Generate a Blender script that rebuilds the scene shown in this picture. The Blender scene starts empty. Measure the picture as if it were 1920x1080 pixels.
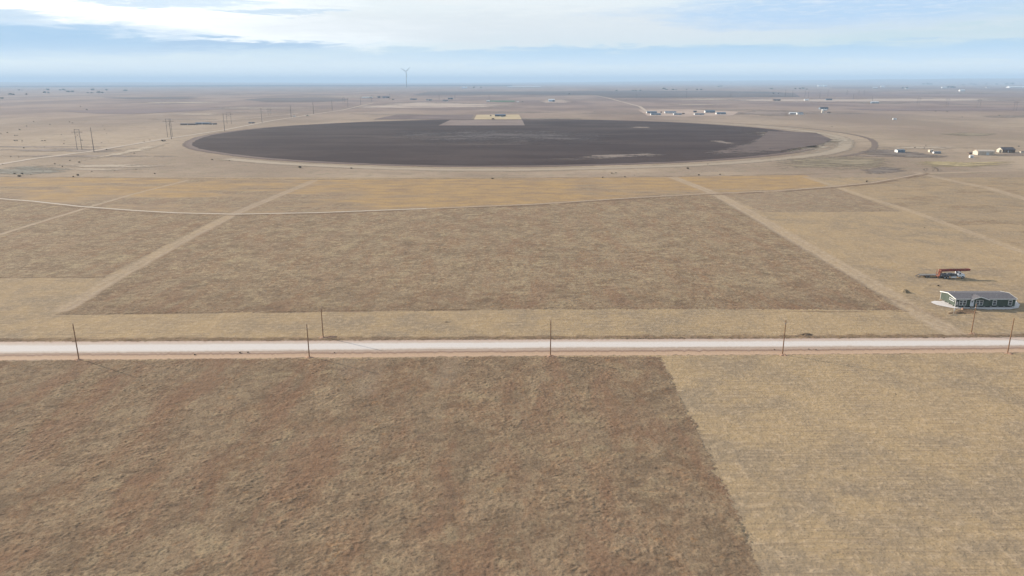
import bpy, math, random
import numpy as np
from mathutils import Vector, Matrix
random.seed(7); rng = np.random.default_rng(11)
C = bpy.context.scene.collection
R = math.radians

# ------------------------------------------------------------------ camera
H = 76.0; F = 1380.0
PITCH = math.atan((540-152.0)/F); ROLL = R(0.09)
cam_d = bpy.data.cameras.new('camera'); cam = bpy.data.objects.new('camera', cam_d); C.objects.link(cam)
cam_d.sensor_width = 36; cam_d.lens = 36*F/1920; cam_d.clip_start = 1; cam_d.clip_end = 120000
M = Matrix.Rotation(math.pi/2-PITCH, 4, 'X') @ Matrix.Rotation(-ROLL, 4, 'Z')
cam.matrix_world = Matrix.Translation((0, 0, H)) @ M
bpy.context.scene.camera = cam
M3 = M.to_3x3(); M3n = np.array(M3)

def P(px, py, z=0.0):
    """ground point seen at a pixel of the 1920x1080 photograph"""
    d = M3 @ Vector(((px-960)/F, (540-py)/F, -1))
    if d.z > -0.0012: d.z = -0.0012
    t = (z-H)/d.z
    return Vector((d.x*t, d.y*t, z))
def to_px(x, y):
    v = np.stack([x, y, np.full_like(x, -H)], 1) @ M3n
    w = np.maximum(-v[:, 2], 1e-3)
    return 960+F*v[:, 0]/w, 540-F*v[:, 1]/w
def mpp(p):                      # metres per photo pixel at a point
    v = M3.inverted() @ (Vector(p)-Vector((0, 0, H)))
    return -v.z/F

# ------------------------------------------------------------------ numpy noise
def lattice(ix, iy, s):
    h = (ix.astype(np.int64)*374761393 + iy.astype(np.int64)*668265263 + s*1442695041) & 0xffffffff
    h = ((h ^ (h >> 13))*1274126177) & 0xffffffff
    return ((h ^ (h >> 16)) & 0xffff)/65535.0
def vn(x, y, cell, s=0, ay=1.0, rot=0.0):
    if rot: x, y = x*math.cos(rot)+y*math.sin(rot), -x*math.sin(rot)+y*math.cos(rot)
    x = x/cell; y = y/(cell*ay)
    ix = np.floor(x); iy = np.floor(y); fx = x-ix; fy = y-iy
    fx = fx*fx*(3-2*fx); fy = fy*fy*(3-2*fy)
    a = lattice(ix, iy, s); b = lattice(ix+1, iy, s); c = lattice(ix, iy+1, s); d = lattice(ix+1, iy+1, s)
    return (a*(1-fx)+b*fx)*(1-fy)+(c*(1-fx)+d*fx)*fy
def inpoly(x, y, poly):
    r = np.zeros(len(x), bool); n = len(poly)
    for i in range(n):
        x1, y1 = poly[i]; x2, y2 = poly[(i+1) % n]
        if y1 == y2: continue
        c = ((y1 > y) != (y2 > y)) & (x < (x2-x1)*(y-y1)/(y2-y1)+x1)
        r ^= c
    return r
def segdist(x, y, pts):
    """distance in metres to a polyline given in photo pixels, and the signed side"""
    w = [P(*p) for p in pts]; best = np.full(len(x), 1e9); sg = np.zeros(len(x))
    for a, b in zip(w, w[1:]):
        dx, dy = b.x-a.x, b.y-a.y; L = dx*dx+dy*dy
        t = np.clip(((x-a.x)*dx+(y-a.y)*dy)/L, 0, 1)
        ex = x-a.x-t*dx; ey = y-a.y-t*dy; d = np.sqrt(ex*ex+ey*ey)
        m = d < best; best = np.where(m, d, best); sg = np.where(m, np.sign(ex*dy-ey*dx)*d, sg)
    return best, sg
def sstep(a, b, v):
    t = np.clip((v-a)/(b-a), 0, 1); return t*t*(3-2*t)

# ------------------------------------------------------------------ node helper
class NT:
    def __init__(s, tree): s.t = tree; s.n = tree.nodes; s.l = tree.links
    def new(s, typ, **kw):
        n = s.n.new(typ)
        for k, v in kw.items(): setattr(n, k, v)
        return n
    def put(s, sock, v):
        if isinstance(v, bpy.types.NodeSocket): s.l.new(v, sock)
        elif isinstance(v, (tuple, list)):
            sock.default_value = tuple(v) if len(v) == len(sock.default_value) else tuple(v)+(1,)
        else: sock.default_value = v
    def math(s, op, a, b=0.0, c=None, clamp=False):
        n = s.new('ShaderNodeMath', operation=op, use_clamp=clamp); s.put(n.inputs[0], a); s.put(n.inputs[1], b)
        if c is not None: s.put(n.inputs[2], c)
        return n.outputs[0]
    def mix(s, f, a, b, typ='MIX'):
        n = s.new('ShaderNodeMix', data_type='RGBA', blend_type=typ); s.put(n.inputs[0], f); s.put(n.inputs[6], a); s.put(n.inputs[7], b)
        return n.outputs[2]
    def pos(s): return s.new('ShaderNodeNewGeometry').outputs['Position']
    def obj(s): return s.new('ShaderNodeTexCoord').outputs['Object']
    def scale(s, v, sc, rot=0.0):
        n = s.new('ShaderNodeMapping'); s.put(n.inputs[0], v); n.inputs[3].default_value = sc; n.inputs[2].default_value = (0, 0, rot)
        return n.outputs[0]
    def noise(s, v, sc, detail=2.0, rough=0.55, dist=0.0):
        n = s.new('ShaderNodeTexNoise'); s.put(n.inputs['Vector'], v); n.inputs['Scale'].default_value = sc
        n.inputs['Detail'].default_value = detail; n.inputs['Roughness'].default_value = rough; n.inputs['Distortion'].default_value = dist
        return n.outputs[0]
    def step(s, v, a, b, lo=0.0, hi=1.0):
        n = s.new('ShaderNodeMapRange', interpolation_type='SMOOTHSTEP'); s.put(n.inputs[0], v)
        n.inputs[1].default_value = a; n.inputs[2].default_value = b; n.inputs[3].default_value = lo; n.inputs[4].default_value = hi
        return n.outputs[0]
    def attr(s, name): return s.new('ShaderNodeAttribute', attribute_name=name).outputs['Fac']
    def bump(s, h, strength, dist):
        n = s.new('ShaderNodeBump'); s.put(n.inputs['Height'], h); n.inputs['Strength'].default_value = strength; n.inputs['Distance'].default_value = dist
        return n.outputs[0]
def mat_new(name):
    m = bpy.data.materials.new(name); m.use_nodes = True; m.node_tree.nodes.clear(); nt = NT(m.node_tree)
    out = nt.new('ShaderNodeOutputMaterial'); b = nt.new('ShaderNodeBsdfPrincipled'); nt.l.new(b.outputs[0], out.inputs[0])
    b.inputs['Roughness'].default_value = 0.9; b.inputs['Specular IOR Level'].default_value = 0.15
    return m, nt, b, out
_mats = {}
def paint(name, col, rough=0.6, var=0.18, scale=1.5, metal=0.0, spec=0.3, stripe=None):
    """weathered paint, wood or metal: one colour with noise wear and optional board/rib lines"""
    if name in _mats: return _mats[name]
    m, nt, b, out = mat_new(name); v = nt.obj()
    n = nt.noise(v, scale, 4); n2 = nt.noise(v, scale*6, 3)
    dark = tuple(c*(1-var*1.6) for c in col); lite = tuple(min(1, c*(1+var)) for c in col)
    c = nt.mix(nt.step(n, .3, .7), dark, lite); c = nt.mix(nt.math('MULTIPLY', n2, var), c, (.23, .19, .15))
    if stripe:
        w = nt.new('ShaderNodeTexWave', wave_type='BANDS', bands_direction=stripe[0]); nt.put(w.inputs[0], v); w.inputs['Scale'].default_value = stripe[1]
        nt.put(b.inputs['Normal'], nt.bump(w.outputs[1], .5, .03))
    nt.put(b.inputs['Base Color'], c); b.inputs['Roughness'].default_value = rough; b.inputs['Metallic'].default_value = metal
    b.inputs['Specular IOR Level'].default_value = spec
    _mats[name] = m; return m
def glass():
    if 'window glass' in _mats: return _mats['window glass']
    m, nt, b, out = mat_new('window glass'); nt.put(b.inputs['Base Color'], nt.mix(nt.noise(nt.obj(), 1.0), (.03, .04, .045), (.08, .1, .11)))
    b.inputs['Roughness'].default_value = .08; b.inputs['Specular IOR Level'].default_value = .6; _mats['window glass'] = m; return m

# ------------------------------------------------------------------ mesh helper
class MB:
    def __init__(s): s.v = []; s.f = []
    def add(s, vs, fs):
        k = len(s.v); s.v += [tuple(v) for v in vs]; s.f += [tuple(i+k for i in f) for f in fs]; return s
    def box(s, x0, x1, y0, y1, z0, z1):
        vs = [(x, y, z) for z in (z0, z1) for y in (y0, y1) for x in (x0, x1)]
        return s.add(vs, [(0, 2, 3, 1), (4, 5, 7, 6), (0, 1, 5, 4), (2, 6, 7, 3), (0, 4, 6, 2), (1, 3, 7, 5)])
    def tube(s, pts, rad, n=8, cap=True):
        rs = rad if isinstance(rad, (list, tuple)) else [rad]*len(pts); pts = [Vector(p) for p in pts]; rings = []
        for i, p in enumerate(pts):
            d = (pts[min(i+1, len(pts)-1)]-pts[max(i-1, 0)]).normalized()
            a = d.orthogonal().normalized() if abs(d.z) < .99 else Vector((1, 0, 0)); b = d.cross(a).normalized(); a = b.cross(d)
            rings.append([p+(a*math.cos(2*math.pi*k/n)+b*math.sin(2*math.pi*k/n))*rs[i] for k in range(n)])
        vs = [v for r in rings for v in r]; fs = []
        for i in range(len(pts)-1):
            for k in range(n): fs.append((i*n+k, i*n+(k+1) % n, (i+1)*n+(k+1) % n, (i+1)*n+k))
        if cap: fs += [tuple(range(n))[::-1], tuple((len(pts)-1)*n+k for k in range(n))]
        return s.add(vs, fs)
    def prism(s, prof, axis, a, b):
        """profile of 2D points extruded along axis ('x': prof is (y,z); 'y': prof is (x,z))"""
        n = len(prof); mk = (lambda t, p: (t, p[0], p[1])) if axis == 'x' else (lambda t, p: (p[0], t, p[1]))
        vs = [mk(a, p) for p in prof]+[mk(b, p) for p in prof]
        return s.add(vs, [tuple(range(n)), tuple(range(n, 2*n))[::-1]]+[(i, i+n, (i+1) % n+n, (i+1) % n) for i in range(n)])
    def build(s, name, m, parent=None, loc=None, smooth=False):
        me = bpy.data.meshes.new(name); me.from_pydata(s.v, [], s.f); me.update()
        import bmesh
        bm = bmesh.new(); bm.from_mesh(me); bmesh.ops.recalc_face_normals(bm, faces=bm.faces); bm.to_mesh(me); bm.free()
        if smooth: me.polygons.foreach_set('use_smooth', [True]*len(me.polygons))
        me.materials.append(m); o = bpy.data.objects.new(name, me); C.objects.link(o)
        if parent: o.parent = parent
        if loc is not None: o.location = loc
        return o
def tag(o, label, cat, group=None):
    o['label'] = label; o['category'] = cat
    if group: o['group'] = group
    return o
def thing(name, label, cat, loc, rz=0.0, group=None):
    o = bpy.data.objects.new(name, None); C.objects.link(o); o.location = loc; o.rotation_euler = (0, 0, rz); o.empty_display_size = .5
    return tag(o, label, cat, group)
def dup(root, loc, rz=0.0, label=None, group=None, sc=1.0):
    r = root.copy(); C.objects.link(r); r.location = loc; r.rotation_euler = (0, 0, rz); r.scale = (sc, sc, sc) if not isinstance(sc, tuple) else sc
    if label: r['label'] = label
    if group: r['group'] = group
    for ch in list(root.children):
        c = ch.copy(); C.objects.link(c); c.parent = r
        for g in ch.children:
            d = g.copy(); C.objects.link(d); d.parent = c
    return r

# ------------------------------------------------------------------ layout in photo pixels, turned into ground points
ROAD_T = [(-400, 646), (0, 644.5), (300, 643.5), (580, 642.5), (1032, 640), (1470, 638.5), (1920, 636.5), (2400, 635)]
ROAD_B = [(-400, 664), (0, 663), (300, 660.5), (580, 657.5), (1032, 652.8), (1470, 651), (1920, 648.5), (2400, 646)]
SH_T = [(-400, 642), (0, 640.5), (580, 638.5), (1032, 636), (1470, 634.5), (1920, 632), (2400, 630)]
SH_B = [(-400, 679), (0, 676.5), (580, 671.5), (1032, 667.5), (1470, 665.5), (1920, 661), (2400, 658)]
CURVE = [(-300, 352), (0, 372.5), (60, 377), (150, 387), (250, 394.5), (330, 399), (440, 401.5), (600, 398.5), (800, 391), (1000, 383), (1200, 370), (1317, 363.5), (1453, 358), (1553, 350.5), (1633, 343), (1700, 331), (1727, 325.5)]
T1 = [(588, 339), (437, 402), (325, 461), (215, 522), (120, 580)]
T0 = [(352, 338), (250, 364), (175, 386), (90, 412), (-60, 458)]
T2 = [(1263, 333), (1340, 363), (1413, 403), (1487, 447), (1567, 493), (1633, 530), (1700, 573), (1745, 600), (1800, 632)]
T3 = [(1510, 332), (1567, 350), (1633, 373), (1700, 393), (1767, 417), (1830, 440), (1990, 500)]
T4 = [(1727, 325.5), (1830, 322), (1920, 319.5), (2100, 315)]
T5 = [(1727, 326), (1790, 340), (1850, 352), (1920, 372), (2000, 400)]
T6 = [(1727, 325.5), (1700, 316), (1640, 301), (1560, 294)]
FG_ROUGH = [(-900, 684), (0, 677.5), (580, 673), (1032, 669), (1241, 669), (1262, 720), (1300, 790), (1345, 890), (1390, 990), (1435, 1085), (1500, 1240), (-1600, 1240)]
MID_ROUGH = [(105, 590), (590, 584.5), (940, 580.5), (1180, 580), (1470, 580), (1700, 583), (1600, 521), (1480, 449), (1420, 411), (1338, 366), (1200, 371), (1000, 384), (800, 392), (600, 399.5), (440, 403), (330, 461)]
LEFT_ROUGH = [(-700, 519), (0, 520.5), (195, 520), (310, 460), (424, 403), (330, 400.5), (250, 396), (150, 388), (0, 374), (-700, 325)]
TRAP_ROUGH = [(1350, 364), (1430, 398), (1560, 397.5), (1690, 397), (1560, 351), (1453, 359)]
EAST_ROUGH = [(1575, 350), (1710, 396), (1920, 466), (2500, 640), (2500, 300), (1727, 326), (1700, 332)]
GOLD = [(-700, 333), (0, 332), (350, 335), (590, 337.5), (960, 335), (1265, 332), (1512, 328), (1550, 349), (1453, 357), (1317, 362.5), (1200, 369), (1000, 382), (800, 390), (600, 397.5), (440, 400.5), (330, 398), (150, 386), (0, 371.5), (-700, 322)]
DIG = [(1779, 590), (1796, 583), (1812, 580), (1830, 583), (1835, 588), (1815, 589)]

def zones(x, y):
    jx = x+(vn(x, y, 7, 1)-.5)*1.2+(vn(x, y, .9, 2)-.5)*1.3+rng.normal(0, .25, len(x)); jy = y+(vn(x, y, 7, 3)-.5)*1.2+(vn(x, y, .9, 4)-.5)*1.2+rng.normal(0, .25, len(x))
    px, py = to_px(jx, jy); qx, qy = to_px(x, y)
    rough = np.zeros(len(x))
    for poly in (FG_ROUGH, MID_ROUGH, LEFT_ROUGH): rough[inpoly(px, py, poly)] = 1
    rough[inpoly(px, py, TRAP_ROUGH)] = .75
    rough[inpoly(px, py, EAST_ROUGH)] = .15+.55*sstep(.5, .66, vn(x, y, 28, 51, .35, .2)*.6+vn(x, y, 9, 52, .4)*.4)[inpoly(px, py, EAST_ROUGH)]
    
    mow = (py > 398)*1.0*(rough == 0)
    mow = np.maximum(mow, ((py > 333) & (rough < .74))*.9)
    g = inpoly(px, py, GOLD)*1.0
    gstr = sstep(.28, .66, vn(x, y, 60, 21, .35)*.6+vn(x, y, 18, 22, .4)*.4+np.interp(px+40*vn(x, y, 30, 53), [0, 300, 560, 760], [.06, .08, .10, .22])-np.clip((py-350)/90, 0, .3)*np.interp(px, [500, 900], [1, .2]))
    gold = g*gstr; rough = np.maximum(rough, g*(1-gstr)*.85); mow = mow*(1-g)
    dirt = np.zeros(len(x)); soil = np.zeros(len(x))
    def rut(pts, w, amt, two=True, fade=None):
        nonlocal dirt
        d, sg = segdist(jx*.35+x*.65, jy*.35+y*.65, pts)
        a = sstep(w*1.25, w*.7, d)
        if two: a = a*(.55+.45*np.maximum(sstep(w*.3, w*.12, abs(abs(sg)-w*.5)), .35))
        dirt = np.maximum(dirt, a*amt*(.55+.4*vn(x, y, 6, 31)+.3*vn(x, y, 1.5, 32)))
    rut(T1, 3.4, .55); rut(T0, 1.5, .6, False); rut(T2, 4.2, .75); rut(T3, 2.6, .6); rut(T4, 3.6, .8); rut(T5, 4.0, .55, False); rut(T6, 4.0, .5, False)
    rough = rough*(1-np.clip(dirt*1.4, 0, 1)); gold = gold*(1-dirt*.8)
    # weedy fence row at the far edge of the golden strip, windrows beside the curved track
    d, _ = segdist(x, y, [(-300, 333), (0, 331.5), (350, 334.5), (590, 336.5), (960, 334), (1265, 331), (1512, 327), (1640, 322)])
    soil = np.maximum(soil, sstep(2.2, .6, d+2*vn(x, y, 5, 40)-.8)*.75)
    d, sg = segdist(x, y, CURVE)
    soil = np.maximum(soil, sstep(2.6, .8, abs(sg-5.2))*.8*(vn(x, y, 14, 41) > .3)*(qx > 440))
    soil = np.maximum(soil, sstep(2.0, .6, abs(sg-4.4))*.5*(qx <= 440))
    d, _ = segdist(x, y, [(105, 590.5), (300, 588), (590, 585), (800, 582), (940, 581)])
    soil = np.maximum(soil, sstep(1.3, .3, d+1.2*vn(x, y, 9, 42)-.3)*.8)
    d, _ = segdist(x, y, [(-700, 519.5), (0, 521), (195, 520.5)])
    soil = np.maximum(soil, sstep(1.3, .3, d+1.0*vn(x, y, 9, 43)-.3)*.7)
    d, _ = segdist(x, y, [(1390, 583), (1400, 582.5), (1560, 585), (1702, 584)])
    soil = np.maximum(soil, sstep(1.2, .3, d+1.4*vn(x, y, 7, 44)-.2)*.6)
    d, _ = segdist(x, y, SH_T)
    soil = np.maximum(soil, sstep(3.2, .6, abs(d-1.2)+2.2*vn(x, y, 3, 45, .5)-.7)*.75)
    d, _ = segdist(x, y, [(1640, 552), (1700, 570), (1760, 596)])
    soil = np.maximum(soil, sstep(4.5, 1.0, d+2*vn(x, y, 4, 46))*.3)
    soil = np.maximum(soil, inpoly(px, py, DIG)*.9)
    # paler thinned-out grass along the diagonal tracks of machines in the foreground field
    for (a, b) in (((850, 665), (835, 720)), ((705, 670), (690, 735)), ((650, 672), (655, 700))):
        d, _ = segdist(x, y, [a, b]); soil *= 1; rough *= 1-.22*sstep(5, 1, d)
    band = inpoly(qx, qy, list(SH_T)+list(SH_B)[::-1])
    d, _ = segdist(x, y, CURVE); flat = band | (d < 2.6)
    cl = sstep(.25, .75, vn(x, y, 5.5, 17, 1.6, .3)*.55+vn(x, y, 15, 18, 2.2, .2)*.45)
    b1 = sstep(.22, .85, vn(x, y, .62, 5, .9)*.6+vn(x, y, .36, 6)*.4); b2 = sstep(.4, .7, vn(x, y, 1.9, 16, .8, .4))
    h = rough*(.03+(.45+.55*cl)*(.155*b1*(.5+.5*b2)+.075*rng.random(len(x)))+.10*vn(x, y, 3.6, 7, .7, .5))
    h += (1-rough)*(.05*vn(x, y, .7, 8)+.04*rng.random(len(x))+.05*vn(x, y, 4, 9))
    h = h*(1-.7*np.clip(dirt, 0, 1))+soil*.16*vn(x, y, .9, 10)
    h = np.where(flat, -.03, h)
    return rough, mow, gold, dirt, soil, h

# ------------------------------------------------------------------ ground: one sheet, finer where the field cover has relief
def horizon(th):                 # far low rises, metres, by bearing (0 = straight ahead, right positive)
    d = np.degrees(th)
    return np.interp(d, [-180, -60, -38, -28, -18, -9, 0, 8, 14, 20, 28, 36, 60, 180], [60, 60, 75, 66, 40, 8, 16, 50, 85, 95, 128, 150, 130, 60])
V = []; Q = []; AT = {k: [] for k in ('rough', 'mow', 'gold', 'dirt', 'soil', 'relief')}; base = 0
def put_block(x0, x1, y0, y1, st):
    global base
    xs = np.arange(x0, x1+st*.5, st); ys = np.arange(y0, y1+st*.5, st); X, Y = np.meshgrid(xs, ys); nx, ny = len(xs), len(ys)
    x = X.ravel(); y = Y.ravel()
    jx = x+(rng.random(len(x))-.5)*st*.5; jy = y+(rng.random(len(x))-.5)*st*.5
    edge = (x <= x0+1e-6) | (x >= x1-st) | (y <= y0+1e-6) | (y >= y1-st)
    jx = np.where(edge, x, jx); jy = np.where(edge, y, jy)
    r, m, g, d, s, h = zones(jx, jy)
    V.append(np.stack([jx, jy, h], 1))
    for k, a in zip(AT, (r, m, g, d, s, h)): AT[k].append(a)
    i = np.arange((nx-1)*(ny-1)); a = (i//(nx-1))*nx+i % (nx-1)+base
    Q.append(np.stack([a, a+1, a+nx+1, a+nx], 1)); base += nx*ny
put_block(-165, 165, 92, 222, .22)
put_block(-255, 255, 222, 345, .38)
put_block(-480, 480, 345, 640, .8)
rad = np.concatenate([[0.01, 60, 120, 300, 640, 1200, 2500, 5000, 9000, 13000], np.linspace(16000, 34000, 13), [37000, 42000]]); ns = 180
th = np.linspace(-math.pi, math.pi, ns, endpoint=False); RR, TH = np.meshgrid(rad, th, indexing='ij')
rise = sstep(15000, 31000, RR)*horizon(TH)*(1+.10*(np.sin(TH*61)+np.sin(TH*97+2))*.5); rise = np.where(RR > 35000, rise*.6, rise)
x = (RR*np.sin(TH)).ravel(); y = (RR*np.cos(TH)).ravel(); V.append(np.stack([x, y, rise.ravel()-.06], 1))
for k in AT: AT[k].append(np.zeros(len(x)))
i, j = np.meshgrid(np.arange(len(rad)-1), np.arange(ns), indexing='ij'); i = i.ravel(); j = j.ravel(); j2 = (j+1) % ns
Q.append(np.stack([i*ns+j, i*ns+j2, (i+1)*ns+j2, (i+1)*ns+j], 1)[:, ::-1]+base)
V = np.concatenate(V); Q = np.concatenate(Q)
def np_mesh(name, V, Q):
    me = bpy.data.meshes.new(name); me.vertices.add(len(V)); me.vertices.foreach_set('co', V.astype(np.float32).ravel())
    me.loops.add(Q.size); me.loops.foreach_set('vertex_index', Q.astype(np.int32).ravel())
    me.polygons.add(len(Q)); me.polygons.foreach_set('loop_start', np.arange(0, Q.size, Q.shape[1], dtype=np.int32))
    me.update(calc_edges=True); return me
gm = np_mesh('ground', V, Q)
gm.polygons.foreach_set('use_smooth', np.ones(len(Q), bool))
for k in AT:
    a = gm.attributes.new(k, 'FLOAT', 'POINT'); a.data.foreach_set('value', np.concatenate(AT[k]).astype(np.float32))
ground = bpy.data.objects.new('ground', gm); C.objects.link(ground); ground['kind'] = 'structure'
ground['label'] = 'dry grassland and mown fields on flat plain'
del V, Q, AT

def ground_material():
    m, nt, b, out = mat_new('dry grassland'); p = nt.pos()
    big = nt.noise(p, 1/70, 3); mid = nt.noise(p, 1/13, 4, .6); fine = nt.noise(p, 1/1.9, 4, .65); tiny = nt.noise(p, 2.2, 3, .7)
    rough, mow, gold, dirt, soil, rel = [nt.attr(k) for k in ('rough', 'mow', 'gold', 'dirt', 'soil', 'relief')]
    # pasture (default)
    far = nt.noise(nt.scale(p, (1/260, 1/500, 1), .12), 1, 6, .62); far2 = nt.noise(nt.scale(p, (1/1500, 1/2600, 1), -.2), 1, 4, .6)
    far3 = nt.noise(nt.scale(p, (1/75, 1/34, 1), .3), 1, 5, .7, .5)
    past = nt.mix(nt.step(far, .38, .62), (.255, .19, .14), (.36, .275, .20))
    past = nt.mix(nt.math('MULTIPLY', nt.step(far3, .50, .66), .5), past, (.215, .165, .125))
    past = nt.mix(nt.step(far2, .44, .60), past, (.225, .155, .125))
    past = nt.mix(nt.math('MULTIPLY', nt.step(mid, .50, .68), .55), past, (.20, .165, .11))
    past = nt.mix(nt.math('MULTIPLY', nt.step(fine, .5, .7), .45), past, (.43, .35, .25))
    past = nt.mix(nt.math('MULTIPLY', nt.step(tiny, .55, .75), .4), past, (.16, .12, .09))
    sp0 = nt.new('ShaderNodeSeparateXYZ'); nt.put(sp0.inputs[0], p)
    past = nt.mix(nt.math('MULTIPLY', nt.step(nt.math('ADD', sp0.outputs[1], nt.math('MULTIPLY', far2, 900)), 1400, 2900), .9), past, nt.mix(nt.step(far, .4, .6), (.18, .132, .118), (.26, .192, .16)))
    # mown straw
    rows = nt.noise(nt.scale(p, (1/14, 1.6, 1), .01), 1, 2)
    mown = nt.mix(nt.step(mid, .38, .62), (.345, .25, .150), (.27, .205, .138))
    mown = nt.mix(nt.math('MULTIPLY', nt.step(big, .45, .62), .6), mown, (.39, .28, .165))
    mown = nt.mix(nt.math('MULTIPLY', nt.step(nt.noise(nt.scale(p, (1/7, 1/24, 1), .2), 1, 5, .65, .6), .52, .68), .4), mown, (.245, .19, .135))
    mown = nt.mix(nt.math('MULTIPLY', nt.step(fine, .45, .70), .6), mown, (.46, .345, .235))
    mown = nt.mix(nt.math('MULTIPLY', nt.step(rows, .50, .62), .30), mown, (.17, .125, .09))
    mown = nt.mix(nt.math('MULTIPLY', nt.step(tiny, .53, .70), .6), mown, (.13, .10, .07))
    # rank brown grass and weeds
    streak = nt.noise(nt.scale(p, (1/7, 1/26, 1), .12), 1, 6, .7, .5)
    rgh = nt.mix(nt.step(mid, .34, .66), (.195, .142, .098), (.265, .20, .138))
    rgh = nt.mix(nt.math('MULTIPLY', nt.step(streak, .47, .62), .6), rgh, (.225, .14, .09))
    rgh = nt.mix(nt.math('MULTIPLY', nt.step(nt.noise(nt.scale(p, (1/5, 1/8, 1), .7), 1, 5, .7, .8), .55, .68), .6), rgh, (.33, .26, .18))
    rgh = nt.mix(nt.math('MULTIPLY', nt.step(nt.noise(p, 1/4.0, 4, .65), .60, .70), .6), rgh, (.31, .185, .10))
    rgh = nt.mix(nt.math('MULTIPLY', nt.step(nt.noise(p, 1/2.6, 4, .65), .58, .70), .55), rgh, (.13, .10, .075))
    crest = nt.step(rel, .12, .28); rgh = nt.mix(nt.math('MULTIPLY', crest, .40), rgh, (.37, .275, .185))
    m3 = nt.noise(nt.scale(p, (1/3.4, 1/2.6, 1)), 1, 6, .72, .4); m1 = nt.noise(p, .8, 5, .75)
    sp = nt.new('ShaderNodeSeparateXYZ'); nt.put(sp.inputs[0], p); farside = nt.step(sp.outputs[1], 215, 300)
    rgh = nt.mix(nt.math('MULTIPLY', nt.step(m3, .52, .62), nt.math('MULTIPLY_ADD', farside, .3, .35)), rgh, (.38, .30, .20))
    rgh = nt.mix(nt.math('MULTIPLY', nt.step(m3, .46, .36), .45), rgh, (.13, .09, .065))
    rgh = nt.mix(nt.math('MULTIPLY', nt.step(m1, .55, .66), .5), rgh, (.085, .062, .048)); rgh = nt.mix(nt.math('MULTIPLY', nt.step(m1, .45, .36), .3), rgh, (.40, .31, .215))
    pale_p = nt.noise(nt.scale(p, (1/13, 1/10, 1), .5), 1, 6, .68, .7); rust = nt.noise(nt.scale(p, (1/10, 1/34, 1), .10), 1, 6, .66, .6); zone = nt.noise(p, 1/55, 2)
    rgh = nt.mix(nt.math('MULTIPLY', nt.step(pale_p, .53, .66), .45), rgh, (.36, .29, .19))
    rgh = nt.mix(nt.math('MULTIPLY', nt.step(nt.math('ADD', rust, nt.math('MULTIPLY_ADD', zone, .4, -.2)), .48, .64), nt.math('MULTIPLY_ADD', farside, -.28, .55)), rgh, (.225, .135, .092))
    rgh = nt.mix(nt.math('MULTIPLY', nt.step(m1, .56, .66), .35), rgh, (.085, .062, .048))
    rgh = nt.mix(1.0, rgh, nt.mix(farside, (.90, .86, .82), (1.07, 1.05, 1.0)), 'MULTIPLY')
    rgh = nt.mix(nt.math('MULTIPLY', nt.step(rel, .12, .04), .5), rgh, (.10, .075, .055))  # hollows darkened by height: soil tone plus clump shade put into the colour
    rgh = nt.mix(nt.math('MULTIPLY', nt.step(tiny, .50, .64), .45), rgh, (.085, .062, .045))
    gld = nt.mix(nt.step(nt.noise(nt.scale(p, (1/22, 1/9, 1)), 1, 5, .65), .38, .62), (.29, .20, .12), (.375, .25, .125))
    gld = nt.mix(nt.math('MULTIPLY', nt.step(nt.noise(nt.scale(p, (1/40, 1/12, 1), .1), 1, 5, .7), .54, .68), .6), gld, (.24, .165, .115))
    gld = nt.mix(nt.math('MULTIPLY', nt.step(fine, .5, .7), .4), gld, (.17, .12, .08))
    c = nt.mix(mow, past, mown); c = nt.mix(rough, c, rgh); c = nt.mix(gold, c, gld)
    drt = nt.mix(nt.step(fine, .3, .7), (.33, .245, .17), (.44, .34, .245)); c = nt.mix(dirt, c, drt)
    sl = nt.mix(nt.step(fine, .3, .7), (.10, .07, .045), (.19, .12, .08)); c = nt.mix(soil, c, sl)
    hsv = nt.new('ShaderNodeHueSaturation'); hsv.inputs['Saturation'].default_value = 1.03; nt.put(hsv.inputs['Color'], c); c = hsv.outputs[0]
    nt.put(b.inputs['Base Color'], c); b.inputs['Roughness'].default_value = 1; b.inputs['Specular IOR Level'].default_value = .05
    hh = nt.math('ADD', nt.math('MULTIPLY', tiny, .35), fine); nt.put(b.inputs['Normal'], nt.bump(hh, .7, .3))
    return m
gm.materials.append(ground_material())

# ------------------------------------------------------------------ flat sheets on the ground
def resample(pts, n):
    pts = np.array(pts, float); L = np.concatenate([[0], np.cumsum(np.hypot(*np.diff(pts, axis=0).T))]); t = np.linspace(0, L[-1], n)
    return np.stack([np.interp(t, L, pts[:, 0]), np.interp(t, L, pts[:, 1])], 1)
def lift(p, lv): return lv*(1+math.hypot(p.x, p.y)/400)
def strip(name, A, B, lv, m, n=600, across=8, jit=.0):
    ax = np.linspace(A[0][0], A[-1][0], n); A = np.array(A, float); B = np.array(B, float)
    vs = []; fs = []; uv = []
    for i, X in enumerate(ax):
        a = P(X, np.interp(X, A[:, 0], A[:, 1])); b_ = P(X, np.interp(X, B[:, 0], B[:, 1]))
        ja = random.gauss(0, jit); jb = random.gauss(0, jit)
        for k in range(across+1):
            t = k/across; p = a.lerp(b_, t)+Vector((0, ja*(1-t)+jb*t, 0)); p.z = lift(p, lv); vs.append(p); uv.append(t)
        if i:
            q = (i-1)*(across+1)
            for k in range(across): fs.append((q+k, q+k+1, q+across+2+k, q+across+1+k))
    o = MB().add(vs, fs).build(name, m); at = o.data.attributes.new('across', 'FLOAT', 'POINT'); at.data.foreach_set('value', uv); o['kind'] = 'structure'
    return o
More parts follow.
